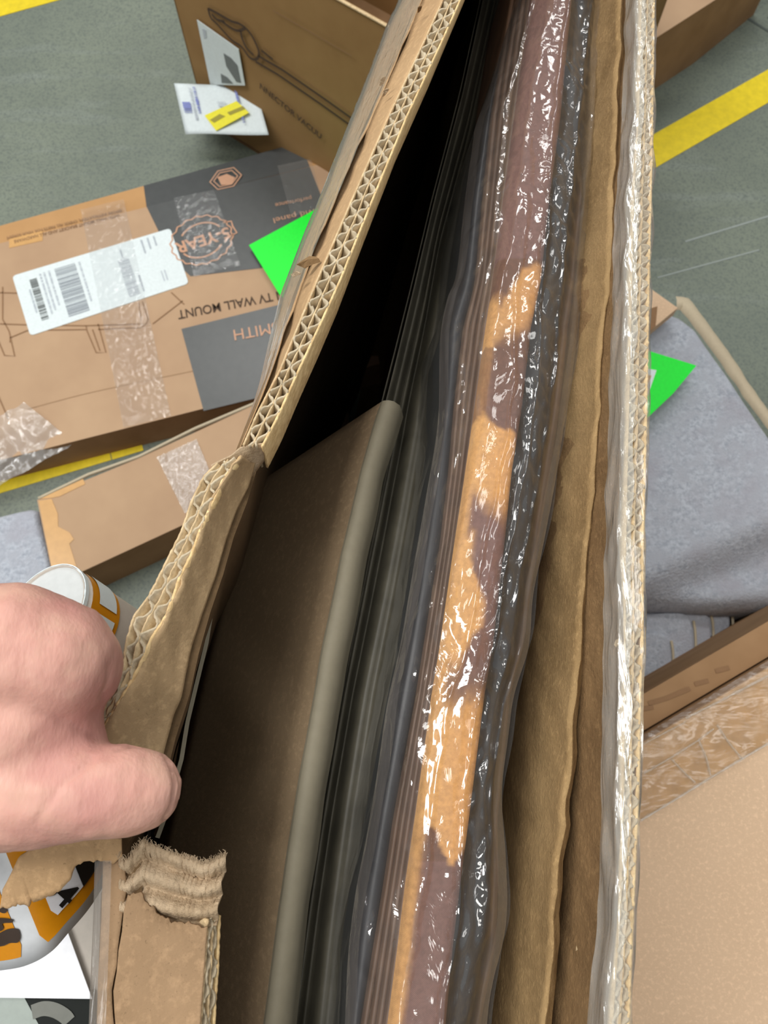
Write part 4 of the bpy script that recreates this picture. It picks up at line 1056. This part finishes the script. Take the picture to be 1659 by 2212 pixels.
strokes('tool_drawing', [smooth_path([(450, 18), (470, 28), (500, 45), (520, 52), (540, 70), (556, 100), (560, 118), (552, 128), (538, 122), (522, 100), (500, 85), (470, 52), (456, 38), (450, 18)], 5),
        smooth_path([(480, 46), (500, 60), (516, 66), (530, 60)], 5), smooth_path([(458, 30), (470, 42), (486, 46)], 4), smooth_path([(520, 66), (524, 84), (534, 104), (548, 118)], 4),
        [(558, 120), (610, 150), (700, 212), (770, 262)], [(552, 132), (600, 160), (690, 222), (760, 272)], [(565, 108), (590, 128)]], 0.005, plF, M['ink_dark'], tb)
text('lettering', 'NNECTOR VACUU', (562, 190), (694, 300), plF, M['ink_dark'], tb, 0.001, 1.1, 0.02)
strokes('fold_line', [[(590, 22), (760, 120)]], 0.002, plF, M['ink_brown'], tb)
flat('address_label', [onp(x, y, plF) for x, y in ((426, 42), (516, 106), (530, 184), (455, 182))], M['label_white'], tb, nr_, 0.0012)
flat('printed_patch', [onp(x, y, plF)+nr_*.0014 for x, y in ((484, 114), (500, 124), (514, 140), (522, 178), (512, 176), (490, 142))], M['smudge'], tb, nr_, 0.0004)
flat('printed_patch', [onp(x, y, plF)+nr_*.0014 for x, y in ((478, 158), (492, 166), (505, 180), (480, 178))], M['smudge'], tb, nr_, 0.0004)
flat('printed_patch', [onp(x, y, plF)+nr_*.0014 for x, y in ((438, 60), (446, 64), (448, 80), (442, 82))], M['print_light'], tb, nr_, 0.0004)
# hanging paper slip with blue print and yellow sticker
sp = (c0.lerp(c1, 0.05)+nr_*0.03+V((0, 0, 0.12)), (nr_*0.55+V((0, 0, 1))).normalized())
slip = thing('paper_slip', sp[0], 'white paper slip with blue print and a yellow sticker stuck to the open carton corner', 'paper slip')
scn = [onp(x, y, sp) for x, y in ((376, 180), (551, 187), (579, 290), (402, 291))]
vs = []
for j in range(12):
    for i in range(20):
        p = quad_uv(scn, i/19, j/11); vs.append(p+sp[1]*(0.004*math.sin(i/19*math.pi*1.6+0.4)*j/11))
solid(mesh('slip_sheet', vs, grid_faces(12, 20), M['label_white'], slip, True), 0.0006)
LZ = 0.0052
bars('blue_print', scn, 0.235, 0.27, 0.08, 0.62, 14, M['print_blue'], slip, 'v', sp[1], 4, 0.9, LZ)
bars('blue_print', scn, 0.745, 0.775, 0.12, 0.80, 18, M['print_blue'], slip, 'v', sp[1], 5, 0.9, LZ)
bars('blue_print', scn, 0.06, 0.16, 0.38, 0.62, 5, M['print_blue'], slip, 'v', sp[1], 6, 0.9, LZ)
bars('pale_print', scn, 0.18, 0.215, 0.1, 0.75, 20, M['print_light'], slip, 'v', sp[1], 7, 0.8, LZ)
bars('pale_print', scn, 0.50, 0.60, 0.36, 0.46, 3, M['print_light'], slip, 'v', sp[1], 7, 0.8, LZ)
flat('yellow_sticker', [onp(x, y, sp)+sp[1]*LZ for x, y in ((445, 252), (514, 221), (541, 246), (470, 285))], M['sticker_yellow'], slip, sp[1], 0.0008)
flat('sticker_print', [onp(x, y, sp)+sp[1]*(LZ+.001) for x, y in ((457, 262), (478, 249), (490, 254), (466, 268))], M['sticker_olive'], slip, sp[1], 0.0004)
flat('sticker_print', [onp(x, y, sp)+sp[1]*(LZ+.001) for x, y in ((494, 246), (528, 232), (534, 238), (500, 252))], M['sticker_olive'], slip, sp[1], 0.0004)

# --- carton corner at the top right
hc_ = 0.16
cc = thing('corner_carton', at(1450, 20, 0), 'tan carton reaching in at the top edge right of the opened carton', 'carton')
boxy('top_face', [at(1300, 122, hc_), at(1420, 80, hc_), at(1560, -10, hc_), at(1700, -120, hc_), at(1300, -260, hc_)], 0.0, M['carton'], M['carton_side'], cc)
